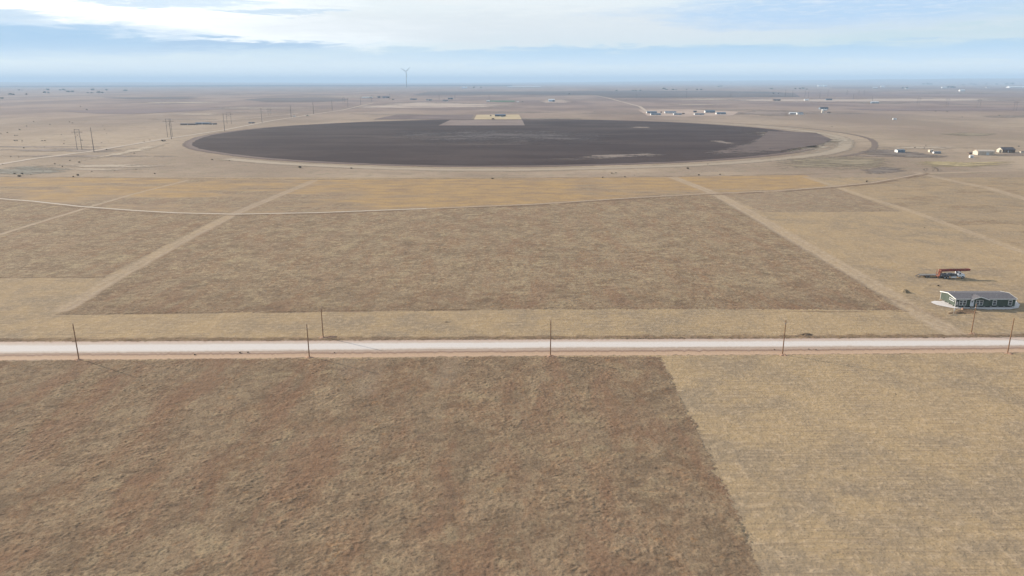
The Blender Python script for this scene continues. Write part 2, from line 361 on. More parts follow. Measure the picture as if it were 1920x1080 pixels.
def ribbon(name, pts, w, lv, m, n=300):
    """strip of given half-width in metres along a polyline"""
    W = [P(*p) for p in pts]; xy = resample([(p.x, p.y) for p in W], n); vs = []; fs = []; uv = []
    for i in range(n):
        d = xy[min(i+1, n-1)]-xy[max(i-1, 0)]; d = d/np.hypot(*d); nn = np.array([-d[1], d[0]])
        for k in range(5):
            t = k/4; q = xy[i]+nn*w*(2*t-1)*(1+random.gauss(0, .05)); p = Vector((q[0], q[1], 0)); p.z = lift(p, lv); vs.append(p); uv.append(t)
        if i:
            q = (i-1)*5
            for k in range(4): fs.append((q+k, q+k+1, q+6+k, q+5+k))
    o = MB().add(vs, fs).build(name, m); at = o.data.attributes.new('across', 'FLOAT', 'POINT'); at.data.foreach_set('value', uv); o['kind'] = 'structure'
    return o
def road_mat(name, edge, mid_, stain, soft=.0):
    m, nt, b, out = mat_new(name); p = nt.pos(); a = nt.attr('across')
    n1 = nt.noise(nt.scale(p, (1/30, 1/1.5, 1), .0), 1, 4); n2 = nt.noise(p, 1.3, 4, .7)
    prof = nt.math('SUBTRACT', 1, nt.math('ABSOLUTE', nt.math('MULTIPLY_ADD', a, 2, -1))); prof = nt.math('ADD', prof, nt.math('MULTIPLY_ADD', n1, .5, -.25))
    c = nt.mix(nt.step(prof, .05, .55), edge, mid_); c = nt.mix(nt.math('MULTIPLY', nt.step(n2, .45, .8), .3), c, stain)
    nt.put(b.inputs['Base Color'], c); nt.put(b.inputs['Normal'], nt.bump(n2, .4, .05)); b.inputs['Roughness'].default_value = 1
    if soft:
        tr = nt.new('ShaderNodeBsdfTransparent'); mx = nt.new('ShaderNodeMixShader')
        al = nt.step(nt.math('ADD', prof, nt.math('MULTIPLY_ADD', n2, .6, -.3)), soft-.12, soft+.12)
        nt.put(mx.inputs[0], al); nt.l.new(tr.outputs[0], mx.inputs[1]); nt.l.new(b.outputs[0], mx.inputs[2]); nt.l.new(mx.outputs[0], out.inputs[0])
    return m
def shoulder_mat():
    m, nt, b, out = mat_new('red clay shoulder'); p = nt.pos(); a = nt.attr('across')
    n1 = nt.noise(nt.scale(p, (1/16, 1/1.2, 1)), 1, 4); n2 = nt.noise(p, 1.1, 4, .7)
    aa = nt.math('ADD', a, nt.math('MULTIPLY_ADD', n1, .09, -.045))
    r = nt.new('ShaderNodeValToRGB'); nt.put(r.inputs[0], aa); cr = r.color_ramp
    stops = [(0, (.37, .26, .20)), (.1, (.48, .37, .31)), (.5, (.42, .33, .27)), (.66, (.36, .26, .20)), (.74, (.22, .14, .10)), (.80, (.40, .27, .185)), (.95, (.46, .31, .21)), (1, (.3, .21, .15))]
    cr.elements[0].position = 0; cr.elements[0].color = stops[0][1]+(1,); cr.elements[1].position = 1; cr.elements[1].color = stops[-1][1]+(1,)
    for q, col in stops[1:-1]: e = cr.elements.new(q); e.color = col+(1,)
    c = nt.mix(nt.math('MULTIPLY', nt.step(n2, .5, .8), .4), r.outputs[0], (.2, .15, .1)); c = nt.mix(nt.math('MULTIPLY', nt.step(n1, .55, .75), .35), c, (.27, .2, .14))
    nt.put(b.inputs['Base Color'], c); nt.put(b.inputs['Normal'], nt.bump(n2, .6, .1)); return m
strip('road_shoulder', SH_T, SH_B, .012, shoulder_mat(), jit=.25)
strip('gravel_road', ROAD_T, ROAD_B, .03, road_mat('caliche gravel', (.47, .385, .32), (.57, .515, .48), (.42, .35, .30)), jit=.12)
ribbon('dirt_track', CURVE[:9], 1.6, .02, road_mat('pale caliche track', (.34, .26, .20), (.47, .385, .31), (.30, .23, .17), .22), 500)
ribbon('dirt_track', CURVE[8:], 1.7, .022, road_mat('red dirt track', (.30, .215, .155), (.38, .28, .205), (.26, .19, .135), .3), 500)

def field_mat(name, a, b_, c_=None, sx=1/60, sy=1/60, rot=0.0, fine=.25):
    m, nt, b, out = mat_new(name); p = nt.pos()
    n1 = nt.noise(nt.scale(p, (sx, sy, 1), rot), 1, 5, .62); n2 = nt.noise(nt.scale(p, (1/6, 1/14, 1)), 1, 4, .7)
    c = nt.mix(nt.step(n1, .34, .66), a, b_)
    if c_: c = nt.mix(nt.math('MULTIPLY', nt.step(nt.noise(nt.scale(p, (sx*.5, sy*.9, 1), rot+.3), 1, 5, .65), .58, .7), .8), c, c_)
    c = nt.mix(nt.math('MULTIPLY', nt.step(n2, .5, .75), fine), c, tuple(v*.55 for v in a)); nt.put(b.inputs['Base Color'], c)
    nt.put(b.inputs['Normal'], nt.bump(n2, .5, .3)); b.inputs['Roughness'].default_value = 1; b.inputs['Specular IOR Level'].default_value = .05
    return m
def sheet(name, poly, lv, m, jit=.004, dens=24):
    """ground patch: outline in photo pixels, edges resampled and slightly ragged in metres"""
    W = [P(*p) for p in poly]; out = []
    for a, b_ in zip(W, W[1:]+W[:1]):
        for k in range(dens):
            p = a.lerp(b_, k/dens); s = jit*min((b_-a).length, 300)*.5
            out.append(p+Vector((random.gauss(0, s), random.gauss(0, s), 0)) if k else p)
    zz = max(lift(p, lv) for p in out)
    for p in out: p.z = zz
    o = MB().add(out, [tuple(range(len(out)))]).build(name, m); o['kind'] = 'structure'
    import bmesh
    bm = bmesh.new(); bm.from_mesh(o.data); bmesh.ops.triangulate(bm, faces=bm.faces); bm.normal_update()
    for f in bm.faces:
        if f.normal.z < 0: f.normal_flip()
    bm.to_mesh(o.data); bm.free(); return o
def soft_mat(name, a, b_, sc=1/12, cover=.5):
    """patch whose ragged rim breaks up into the ground below it"""
    m, nt, b, out = mat_new(name); p = nt.pos(); e = nt.attr('inner')
    n1 = nt.noise(nt.scale(p, (sc*.45, sc, 1), .15), 1, 6, .7, .6); n2 = nt.noise(p, sc*4, 4, .7)
    c = nt.mix(nt.step(n1, .35, .65), a, b_); c = nt.mix(nt.math('MULTIPLY', nt.step(n2, .5, .75), .35), c, tuple(v*.6 for v in a)); nt.put(b.inputs['Base Color'], c); b.inputs['Roughness'].default_value = 1
    al = nt.step(nt.math('ADD', nt.math('ADD', nt.math('MULTIPLY', e, .8), nt.math('MULTIPLY_ADD', n1, 1.6, -.8)), nt.math('MULTIPLY_ADD', n2, .7, -.35)), cover-.2, cover+.2)
    tr = nt.new('ShaderNodeBsdfTransparent'); mx = nt.new('ShaderNodeMixShader')
    nt.put(mx.inputs[0], al); nt.l.new(tr.outputs[0], mx.inputs[1]); nt.l.new(b.outputs[0], mx.inputs[2]); nt.l.new(mx.outputs[0], out.inputs[0]); return m
def soft(name, poly, lv, m):
    W = [P(*p) for p in poly]; c = sum(W, Vector())/len(W); ring = [a.lerp(b_, k/10) for a, b_ in zip(W, W[1:]+W[:1]) for k in range(10)]; n = len(ring)
    vs = []; e = []
    for f in (0.001, .5, .8, 1):
        for p in ring: q = c.lerp(p, f); q.z = 0; vs.append(q); e.append(1-f**1.6)
    zz = max(lift(v, lv) for v in vs)
    for v in vs: v.z = zz
    fs = [(i*n+k, i*n+(k+1) % n, (i+1)*n+(k+1) % n, (i+1)*n+k) for i in range(3) for k in range(n)]
    o = MB().add(vs, fs).build(name, m); at = o.data.attributes.new('inner', 'FLOAT', 'POINT'); at.data.foreach_set('value', e); o['kind'] = 'structure'; return o
# ploughed pivot circle and its rings
def disc(name, cx, cy, r0, r1, lv, m, a0=0, a1=360, n=260, wob=.006, sx=1.0):
    vs = []; fs = []; full = (a1-a0) == 360
    for i in range(n+(0 if full else 1)):
        t = R(a0+(a1-a0)*i/n); w = 1+wob*(math.sin(t*7+1)+math.sin(t*13+4)*.6+random.gauss(0, .35))
        for r in (r0, r1):
            p = Vector((cx+sx*r*w*math.cos(t), cy+r*w*math.sin(t), 0)); vs.append(p)
    for v in vs: v.z = lv*4
    k = n if full else n
    for i in range(k):
        j = (i+1) % n if full else i+1
        fs.append((2*i, 2*i+1, 2*j+1, 2*j))
    o = MB().add(vs, fs).build(name, m); o['kind'] = 'structure'
    at = o.data.attributes.new('across', 'FLOAT', 'POINT'); at.data.foreach_set('value', [0.0, 1.0]*(len(vs)//2)); return o
dark = field_mat('ploughed black soil', (.050, .033, .030), (.073, .051, .045), (.10, .073, .062), 1/150, 1/60, .1, .35)
brown = field_mat('brown stubble rim', (.15, .10, .08), (.22, .155, .12), None, 1/60, 1/60)
pale = field_mat('pale turning strip', (.40, .31, .22), (.47, .37, .27), (.33, .25, .18), 1/90, 1/40)
CX, CY, CR = -8, 1126, 440
disc('pale_field_margin', CX+4, CY, 442, 490, .02, road_mat('pale turning strip', (.29, .225, .165), (.33, .26, .19), (.27, .21, .155), .62), 232, 395, wob=.004)
disc('stubble_rim', CX, CY, 395, CR+6, .03, road_mat('brown stubble rim', (.14, .095, .08), (.16, .115, .095), (.24, .18, .14), .06), wob=.003)
disc('ploughed_field', CX, CY, .5, CR-6, .045, dark, wob=.004)
disc('wheel_track', CX+26, CY+4, 476, 485, .03, road_mat('wheel track soil', (.2, .15, .115), (.16, .115, .09), (.26, .2, .15), .25), -48, 60, wob=.004)
pb = soft_mat('bleached soil patch', (.15, .11, .095), (.23, .18, .145), 1/16, .58)
soft('bare_patch', [(1000, 300), (1060, 291), (1150, 288), (1210, 285), (1290, 285), (1320, 288), (1240, 296), (1130, 300), (1060, 302)], .06, pb)
soft('bare_patch', [(1155, 239), (1200, 236), (1235, 238), (1238, 239.4), (1205, 242), (1170, 240.8)], .06, pb)
soft('bare_patch', [(1480, 258), (1520, 254), (1550, 258), (1540, 265), (1500, 264)], .055, soft_mat('salt stained soil', (.27, .23, .22), (.36, .31, .30), 1/14, .5))
soft('bare_patch', [(1310, 262), (1345, 261.5), (1400, 271), (1380, 275)], .06, pb)
soft('bare_patch', [(1440, 246), (1530, 249), (1562, 262), (1535, 272), (1450, 284), (1420, 264)], .058, soft_mat('brown stubble tip', (.105, .073, .063), (.145, .105, .088), 1/24, -.15))
soft('bare_patch', [(1300, 290), (1400, 268), (1460, 243), (1540, 252), (1548, 266), (1480, 284), (1400, 294)], .055, soft_mat('thin brown stubble', (.10, .07, .06), (.145, .105, .088), 1/24, .18))
soft('bare_patch', [(640, 240), (900, 236), (1300, 245), (1250, 275), (900, 285), (600, 270)], .055, soft_mat('thin residue', (.075, .057, .055), (.095, .072, .066), 1/22, .62))
soft('sandy_patch', [(1350, 244), (1560, 246), (1640, 262), (1560, 296), (1430, 300), (1540, 285), (1585, 262)], .05, soft_mat('pale sand', (.36, .29, .21), (.43, .35, .26), 1/30, .5))
soft('sandy_patch', [(60, 318), (300, 268), (345, 262), (300, 280), (180, 300)], .05, soft_mat('pale sand', (.36, .28, .20), (.42, .33, .24), 1/30, .5))
grey = field_mat('grey fallow', (.19, .145, .125), (.25, .19, .165), None, 1/80, 1/60)
sheet('fallow_field', [(822, 235.5), (845, 224.8), (979, 224.8), (984, 235.5)], .075, grey, .002)
sheet('fallow_field', [(700, 224), (742, 215.2), (888, 215.2), (883, 224)], .07, field_mat('dark fallow', (.15, .11, .10), (.20, .15, .135)), .002)
sheet('mown_plot', [(888.7, 224.4), (893.7, 215.4), (973, 215), (978, 224.2)], .085, field_mat('mown golden plot', (.40, .31, .19), (.46, .36, .23)), .001)
crop = field_mat('distant winter crop', (.10, .085, .085), (.15, .12, .11), None, 1/900, 1/1200)
crop2 = field_mat('distant dark stubble', (.17, .125, .12), (.23, .17, .155), None, 1/900, 1/1200)
lite = field_mat('distant pale stubble', (.36, .27, .225), (.42, .32, .265), None, 1/700, 1/900)
sheet('far_field', [(775, 178), (805, 172), (1000, 171.3), (1200, 170), (1440, 172), (1490, 175), (1500, 182), (1150, 183.6), (1108, 178.2)], .06, crop, .003)
sheet('far_field', [(1490, 174.5), (1700, 176), (1930, 177), (1930, 182), (1740, 181), (1500, 182.5)], .05, crop2, .003)
sheet('far_field', [(190, 183), (330, 182.2), (372, 183.4), (340, 185.8), (240, 185.6)], .06, crop, .01)
sheet('far_field', [(458, 187), (500, 183.6), (600, 183.4), (655, 185.5), (640, 190), (500, 191.5)], .06, crop, .01)
sheet('far_field', [(-80, 160.5), (300, 159), (700, 160), (960, 159.5), (960, 161.5), (500, 162), (-80, 163.5)], .06, field_mat('distant dark woodland', (.025, .03, .04), (.05, .05, .055), None, 1/900, 1/1200), .002)
sheet('far_field', [(1560, 163), (1900, 164), (1930, 168), (1560, 166)], .05, crop2, .003)
soft('far_field', [(1290, 186), (1940, 183.5), (1940, 190), (1500, 193), (1300, 190)], .04, soft_mat('pale stubble', (.34, .26, .21), (.4, .31, .25), 1/300, .4))
sheet('far_field', [(105, 208), (260, 204), (420, 203), (380, 207.5), (250, 214), (180, 213)], .05, crop2, .01)
soft('far_field', [(610, 200), (760, 190), (900, 191), (1000, 196), (990, 205), (640, 206)], .04, soft_mat('pale stubble', (.34, .26, .21), (.4, .31, .25), 1/200, .4))
sheet('far_field', [(1580, 204), (1920, 202.5), (1920, 207), (1640, 208)], .04, crop2, .01)
sheet('green_field', [(913, 190.5), (920, 188.7), (966, 188.9), (964, 191.2), (940, 191.8)], .07, field_mat('green winter crop', (.08, .13, .085), (.11, .16, .1)), .01)
soft('bare_yard', [(1000, 190.5), (1016, 185.5), (1062, 185.3), (1095, 191), (1060, 196), (1010, 195)], .05, soft_mat('bare yard dirt', (.28, .21, .17), (.36, .27, .215), 1/60, .4))
sheet('bare_yard', [(1196, 206), (1215, 217.5), (1290, 219), (1375, 216.5), (1385, 210), (1290, 205)], .055, field_mat('trampled yard', (.34, .25, .20), (.42, .32, .26)), .01)
wd = soft_mat('dark weeds', (.13, .10, .085), (.21, .165, .13), 1/14, .42); wo = soft_mat('olive weeds', (.20, .16, .105), (.28, .22, .145), 1/20, .48); wy = soft_mat('yellow weeds', (.31, .24, .12), (.37, .29, .16), 1/16, .55)
soft('weed_patch', [(1590, 282), (1640, 276), (1700, 283), (1770, 289), (1820, 297), (1740, 300), (1650, 294), (1600, 288)], .08, wd)
soft('weed_patch', [(1400, 300), (1540, 288), (1640, 291), (1720, 300), (1700, 318), (1560, 322), (1430, 320)], .04, wo)
soft('weed_patch', [(1650, 298), (1760, 300), (1840, 304), (1930, 300), (1930, 314), (1780, 318), (1690, 314)], .05, wy)
soft('weed_patch', [(1740, 251), (1800, 247), (1885, 250), (1860, 256), (1790, 257)], .05, wo)
soft('weed_patch', [(0, 312), (60, 306), (150, 314), (170, 326), (60, 333), (-40, 332), (-60, 316)], .04, soft_mat('grey green weeds', (.15, .135, .105), (.22, .19, .15), 1/16, .5))
soft('weed_patch', [(1600, 318), (1660, 310), (1720, 318), (1700, 326), (1620, 328)], .05, wd)
soft('weed_patch', [(1400, 206), (1480, 205), (1530, 212), (1500, 220), (1420, 219), (1340, 214)], .05, soft_mat('brown weeds', (.19, .14, .115), (.26, .195, .155), 1/60, .45))
for k in range(46):
    X = random.uniform(-40, 1960); Y = random.choice([random.uniform(206, 232), random.uniform(190, 214), random.uniform(166, 190)]) if 330 < X < 1600 else random.uniform(168, 320)
    w = random.uniform(60, 260)*(.6+(Y-150)/300); hh_ = random.uniform(1.2, 4)*(.35+(Y-160)/90)
    if 225 < Y < 320 and 300 < X < 1640: continue
    soft('weed_patch' if k % 2 else 'stubble_patch', [(X-w, Y), (X-w*.4, Y-hh_*.6), (X+w*.3, Y-hh_*.5), (X+w, Y+hh_*.1), (X+w*.5, Y+hh_), (X-w*.5, Y+hh_*.8)], .03+k*.0004,
         soft_mat('scrub patch', (.19, .145, .115), (.255, .195, .155), 1/(15+(320-Y)**2/250), .5) if k % 3 else soft_mat('straw patch', (.32, .25, .185), (.37, .29, .215), 1/(15+(320-Y)**2/250), .5))
# tan farm roads in the distance
far_track = road_mat('far dirt track', (.34, .265, .20), (.40, .315, .245), (.3, .235, .18), .25)
ribbon('dirt_track', [(-60, 318), (60, 298), (170, 284), (300, 262), (420, 244), (500, 228), (590, 214), (640, 207), (700, 193)], 5.5, .05, far_track)
ribbon('dirt_track', [(-60, 232), (60, 231), (220, 231), (340, 230.5), (470, 222), (560, 213)], 5, .05, far_track)
ribbon('dirt_track', [(1110, 178), (1140, 184), (1200, 200), (1212, 209)], 7, .06, far_track)
ribbon('dirt_track', [(1210, 213), (1380, 211), (1560, 208), (1760, 205), (1920, 203)], 5, .05, far_track)

# ------------------------------------------------------------------ the near wooden poles
wood = paint('pole wood', (.25, .13, .065), .85, .25, 3)
steel = paint('galvanised steel', (.30, .30, .30), .5, .15, 2, .4)
porc = paint('insulator', (.32, .3, .28), .3, .1, 2)
def wood_pole(label, loc, hgt, lean=0.0):
    t = thing('utility_pole', label, 'utility pole', loc, random.random()*6, 'new wooden poles along the gravel road')
    MB().tube([(0, 0, -.3), (lean*.5, 0, hgt*.5), (lean, 0, hgt)], [.17, .145, .115], 12).build('pole_shaft', wood, t, smooth=False)
    MB().tube([(lean, 0, hgt), (lean, 0, hgt+.22)], .018, 6).tube([(lean, 0, hgt+.1), (lean, 0, hgt+.2), (lean, 0, hgt+.26)], [.05, .065, .03], 8).build('insulator', porc, t)
    MB().box(lean*.9-.15, lean*.9+.15, .12, .145, hgt-1.25, hgt-.95).build('pole_plate', steel, t)
    return t
polepx = [((148, 674), 10.6, 'wooden utility pole leaning left, leftmost on the near edge of the gravel road'),
          ((580, 669.5), 9.9, 'wooden pole on the near road edge, just left of the pole across the road'),
          ((606, 632.3), 9.3, 'dark wooden pole on the far side of the gravel road beside a red dirt mound'),
          ((1032, 667), 10.7, 'upright wooden utility pole at the near road edge, closest to the middle of the photo'),
          ((1467, 665), 10.5, 'thin wooden utility pole at the near road edge beside the corner of the mown field'),
          ((1821, 625), 9.6, 'wooden pole on the far side of the road in front of the green house'),
          ((1889, 662), 10.6, 'rightmost wooden utility pole on the near edge of the gravel road')]
mound_m = field_mat('red dug earth', (.34, .20, .135), (.45, .29, .20), (.2, .12, .08), 1/1.2, 1/1.2)
def mound(label, loc, rx, ry, hh, m, name='dirt_mound', seed=0, n=26):
    vs = []; fs = []; r2 = random.Random(seed)
    for i in range(7):
        for k in range(n):
            a = 2*math.pi*k/n; f = i/6; w = 1+.25*math.sin(3*a+seed)+.15*math.sin(5*a+seed*2)+r2.gauss(0, .06)
            vs.append((rx*f*w*math.cos(a), ry*f*w*math.sin(a), hh*(math.cos(f*math.pi)*.5+.5)*(1+r2.gauss(0, .12))-.05*f))
    for i in range(6):
        for k in range(n): fs.append((i*n+k, i*n+(k+1) % n, (i+1)*n+(k+1) % n, (i+1)*n+k))
    o = MB().add(vs, fs).build(name, m, None, loc); return tag(o, label, 'mound') if label else o
mlab = ['small pale dirt mound at the foot of the leftmost roadside pole', 'small dirt mound at the foot of the near pole left of the red mound',
        'red dirt mound at the foot of the dark pole across the road', 'pale orange dirt mound at the foot of the middle pole', 'orange dirt mound at the foot of the pole by the mown field corner',
        'dirt mound at the foot of the pole in front of the green house', 'low dirt mound at the foot of the rightmost near pole']
for i, ((q, hgt, lab), ml) in enumerate(zip(polepx, mlab)):
    p = P(*q); wood_pole(lab, p, hgt)
    mound(ml, p+Vector((.2, -.5, .02)), 1.6+.8*(i in (2, 3)), 1.3, .3, mound_m, seed=i)
mound('low ridge of dark red dug earth beside the far road pole', P(619, 633)+Vector((.5, .3, 0)), 2.6, .8, .5, mound_m, seed=11)
mound('dark heap of dug earth on the field verge right of the thin pole', P(1512, 628.5), 3.0, 1.2, .55, field_mat('dark dug earth', (.16, .11, .07), (.22, .15, .1), None, 1/1.2, 1/1.2), seed=12)
mound('dark low earth heap in the mown strip left of the middle pole', P(838, 604.5), 1.8, .7, .25, field_mat('dark dug earth B', (.17, .12, .08), (.23, .16, .11), None, 1/1.2, 1/1.2), seed=13)
mound('tall pile of brown dirt in the field left of the green house', P(1697, 548.5), 2.1, 1.7, 1.25, field_mat('olive earth', (.23, .175, .11), (.32, .25, .17), None, 1/1.2, 1/1.2), 'dirt_pile', 14)
mound('small reddish brown dirt heap on the edge of the white gravel pad', P(1805, 580.5), .7, .6, .7, mound_m, seed=15)

# ------------------------------------------------------------------ green manufactured home
HX0 = P(1790, 577.3).x; HY0 = P(1790, 577.3).y; HL = 20.6; HD = 9.2; EZ = 3.25; FZ = .62; RZ = 4.0
house = thing('manufactured_home', 'long dark green single-storey home with grey roof and white trim on a gravel pad', 'house', (HX0, HY0, 0), R(-.4))
siding = paint('dark green lap siding', (.058, .080, .060), .75, .12, .8, stripe=('Z', 2.2)); whitet = paint('white trim', (.72, .72, .70), .6, .05, 2)
roofm = paint('grey shingle', (.135, .125, .135), .9, .14, 2.2, stripe=('Y', 2.5)); darkm = paint('painted underfloor shade', (.035, .035, .035), .9, .1)  # darkm: shade under the floor painted as near-black, no real cloth
m = MB(); m.box(.02, HL-.02, 0, HD, FZ, EZ)
m.prism([(0, EZ-.002), (HD, EZ-.002), (HD/2, RZ-.04)], 'x', .03, HL-.03)
m.build('wall', siding, house)
rf = MB(); ov = .32; sl = (RZ-EZ)/(HD/2); t_ = .14
rf.prism([(-ov, EZ-ov*sl+.02), (HD/2, RZ+.02), (HD+ov, EZ-ov*sl+.02), (HD+ov, EZ-ov*sl+.02+t_), (HD/2, RZ+.02+t_), (-ov, EZ-ov*sl+.02+t_)], 'x', -.3, HL+.3)
# entry gable dormer on the front slope
gc = 8.0; gw = 3.0; gh = .95
roof = rf.build('roof', roofm, house)
dm = MB(); z0 = EZ-.1
dm.add([(gc-gw-.2, -.75, z0+.02), (gc, -.75, z0+gh+.14), (gc+gw+.2, -.75, z0+.02), (gc-gw-.2, -.3, z0+.02), (gc, 3.3, z0+gh+.14), (gc+gw+.2, -.3, z0+.02),
        (gc-gw-.2, -.75, z0-.1), (gc, -.75, z0+gh+.02), (gc+gw+.2, -.75, z0-.1), (gc-gw-.2, -.3, z0-.1), (gc, 3.3, z0+gh+.02), (gc+gw+.2, -.3, z0-.1)],
       [(0, 1, 4, 3), (1, 2, 5, 4), (6, 9, 10, 7), (7, 10, 11, 8), (0, 6, 7, 1), (1, 7, 8, 2), (0, 3, 9, 6), (2, 8, 11, 5), (3, 4, 10, 9), (4, 5, 11, 10)])
dm.build('gable_roof', roofm, house)
MB().prism([(gc-gw, z0-.04), (gc+gw, z0-.04), (gc, z0+gh-.03)], 'y', -.6, .02).build('gable_wall', siding, house)
tr = MB()
for s in (-1, 1): tr.add([(gc+s*(gw+.22), -.79, z0+.03), (gc, -.79, z0+gh+.17), (gc, -.79, z0+gh-.14), (gc+s*(gw+.22), -.79, z0-.26), (gc+s*(gw+.22), -.752, z0+.03), (gc, -.752, z0+gh+.17), (gc, -.752, z0+gh-.14), (gc+s*(gw+.22), -.752, z0-.2)],
       [(0, 1, 2, 3), (4, 5, 6, 7), (0, 1, 5, 4), (3, 2, 6, 7), (0, 3, 7, 4), (1, 2, 6, 5)])
tr.build('gable_trim', whitet, house)
zf = EZ-ov*sl
fa = MB()
for a, b_ in ((-.3, gc-gw-.2), (gc+gw+.2, HL+.3)): fa.box(a, b_, -ov-.05, -ov-.003, zf-.06, zf+.16)
fa.box(-.3, HL+.3, HD+ov+.003, HD+ov+.05, zf-.06, zf+.16); fa.build('fascia', whitet, house)
for xx in (-.35, HL+.303):
    rk = MB()
    for s in (0, 1):
        y0 = -ov if s == 0 else HD+ov
        rk.prism([(y0, zf-.08), (HD/2, RZ-.08), (HD/2, RZ+.2), (y0, zf+.2)], 'x', xx, xx+.047)
    rk.build('rake_board', whitet, house)
cb = MB()
for cx, cy in ((0, 0), (0, HD), (HL, 0), (HL, HD)):
    MB().box(cx-.06, cx+.06, cy-.06, cy+.06, .1, EZ-.03).build('corner_trim', whitet, house)
pass
MB().box(.5, HL-.5, .55, HD-.5, .04, FZ-.02).build('crawlspace_shade', darkm, house)  # dark filler box standing in for the shade beneath the floor
blk = paint('concrete block', (.38, .36, .34), .9, .15)
for k in range(9): MB().box(.9+k*2.3, 1.3+k*2.3, .12, .52, 0, FZ-.005).build('pier', blk, house)
for k in range(3): MB().box(.08, .48, 1.6+k*2.5, 2.0+k*2.5, 0, FZ-.005).build('pier', blk, house)
def window(par, x0, x1, z0, z1, n=1, sash=True):
    f = MB(); e = .13; f.box(x0-e, x1+e, -.05, -.002, z1, z1+e); f.box(x0-e, x1+e, -.05, -.002, z0-e, z0); f.box(x0-e, x0, -.05, -.002, z0, z1); f.box(x1, x1+e, -.05, -.002, z0, z1)
    for k in range(1, n): c = x0+(x1-x0)*k/n; f.box(c-.09, c+.09, -.05, -.002, z0, z1)
    if sash: f.box(x0, x1, -.045, -.002, (z0+z1)/2-.04, (z0+z1)/2+.04)
    w = f.build('window', whitet, par); MB().box(x0, x1, -.02, -.003, z0, z1).build('pane', glass(), w); return w
for a in ((1.4, 3.6, 1.1, 2.7, 2), (7.1, 9.35, 1.1, 2.7, 2), (12.9, 14.0, 1.1, 2.7, 1), (18.3, 19.4, 1.1, 2.7, 1)): window(house, *a)
dr = MB().box(5.2, 6.2, -.05, -.002, FZ+.02, 2.72).build('door', paint('pale door', (.62, .64, .68), .5, .05), house)
MB().box(5.45, 5.95, -.058, -.0505, 2.0, 2.45).build('door_glass', glass(), dr)
MB().box(6.03, 6.1, -.1, -.051, 1.5, 1.58).build('door_handle', steel, dr)
dt = MB(); dt.box(5.08, 5.2, -.055, -.002, FZ, 2.84); dt.box(6.2, 6.32, -.055, -.002, FZ, 2.84); dt.box(5.2, 6.2, -.055, -.002, 2.72, 2.84); dt.build('door_frame', whitet, house)
st = MB()
for k in range(3): st.box(5.15, 6.25, -1.15+k*.36, -.79+k*.36 if k < 2 else -.1, 0, .2+k*.19)
st.build('step', paint('step wood', (.25, .2, .15), .8), house)
# triple window on the lit gable end (x = 0 side, faces left)
gwd = MB(); ya, yb, za, zb = 1.0, 3.7, 2.05, 2.7
gwd.box(-.05, .018, ya-.12, yb+.12, zb, zb+.12); gwd.box(-.05, .018, ya-.12, yb+.12, za-.12, za)
for c in (ya-.06, ya+.9, ya+1.8, yb+.06): gwd.box(-.05, .018, c-.06, c+.06, za, zb)
gw_ = gwd.build('window', whitet, house); MB().box(-.02, .017, ya, yb, za, zb).build('pane', glass(), gw_)
for a_, b2_, h1, h2 in ((3.0, 6.5, 3.6, 4.35), (15.5, 2.6, 3.5, 4.1)): MB().tube([(a_, b2_, h1), (a_, b2_, h2)], .07, 8).build('vent_pipe', paint('vent pipe', (.5, .5, .5)), house)
MB().box(.3, .75, -.16, -.003, 1.0, 2.3).build('utility_panel', paint('panel grey', (.5, .5, .49), .5), house)
pad_m = field_mat('white caliche pad', (.58, .53, .50), (.66, .61, .585), (.5, .42, .37), 1/4, 1/4, 0, .15)
pad = sheet('gravel_pad', [(1745, 567), (1752, 565), (1764, 565.5), (1775, 563), (1903, 563), (1912, 572), (1909, 578.5), (1895, 580.8), (1850, 581), (1822, 579.5), (1800, 579.3), (1788, 578.8), (1773, 576), (1757, 573), (1748, 569.5)], .05, pad_m, .02)
pad.location.z = .12
# power pedestal next to the dug trench
pp = P(1788, 588.5); pd = thing('utility_pedestal', 'white meter post beside dug earth in front of the green house corner', 'utility post', pp)
MB().box(-.05, .05, -.05, .05, 0, 2.0).build('post', paint('grey post', (.35, .34, .33)), pd); MB().box(-.16, .16, -.2, -.055, 1.25, 1.9).build('meter_box', paint('panel grey', (.5, .5, .49), .5), pd)
mound('brown spoil heap of dug earth in front of the green house corner', P(1800, 587.5), 2.8, 1.1, .55, field_mat('dark dug earth', (.16, .11, .07), (.22, .15, .1)), 'dirt_heap', 16)
mound('pale curved ridge of dug earth below the meter post', P(1790, 591.3), 2.6, .45, .3, field_mat('pale dug earth', (.42, .32, .23), (.5, .39, .29), None, 1, 1), 'dirt_heap', 17)

# ------------------------------------------------------------------ boom truck and flatbed trailer
tp = P(1783, 521.5); k0 = mpp(tp)
truck = thing('boom_truck', 'drilling rig truck with red lattice mast laid over a white cab', 'truck', tp, R(1))
red = paint('faded red mast paint', (.27, .055, .04), .6, .2, 1.2); orange = paint('orange rig paint', (.36, .12, .07), .6, .15, 1.2); white = paint('white cab paint', (.74, .75, .77), .4, .05, .8, spec=.5)
greyb = paint('blue grey deck steel', (.095, .105, .125), .6, .2, 1.2); rub = paint('tyre rubber', (.025, .025, .025), .9, .1); rimm = paint('grey rim', (.4, .4, .4), .5, .1)
fr = MB(); fr.box(-5.0, 4.9, -.45, -.28, .75, 1.02); fr.box(-5.0, 4.9, .28, .45, .75, 1.02)
for xx in (-4.8, -2.5, -.5, 1.5, 3.4): fr.box(xx, xx+.12, -.28, .28, .8, .98)
fr.build('chassis', paint('chassis black', (.04, .04, .045), .7), truck)
bd = MB(); bd.box(-5.0, 1.7, -1.2, 1.2, 1.03, 1.22); bd.box(-4.6, -2.0, -1.15, -.75, 1.22, 1.85); bd.box(-1.6, .4, -1.15, -.8, 1.22, 1.7); bd.box(-3.8, .9, .75, 1.15, 1.22, 1.8)
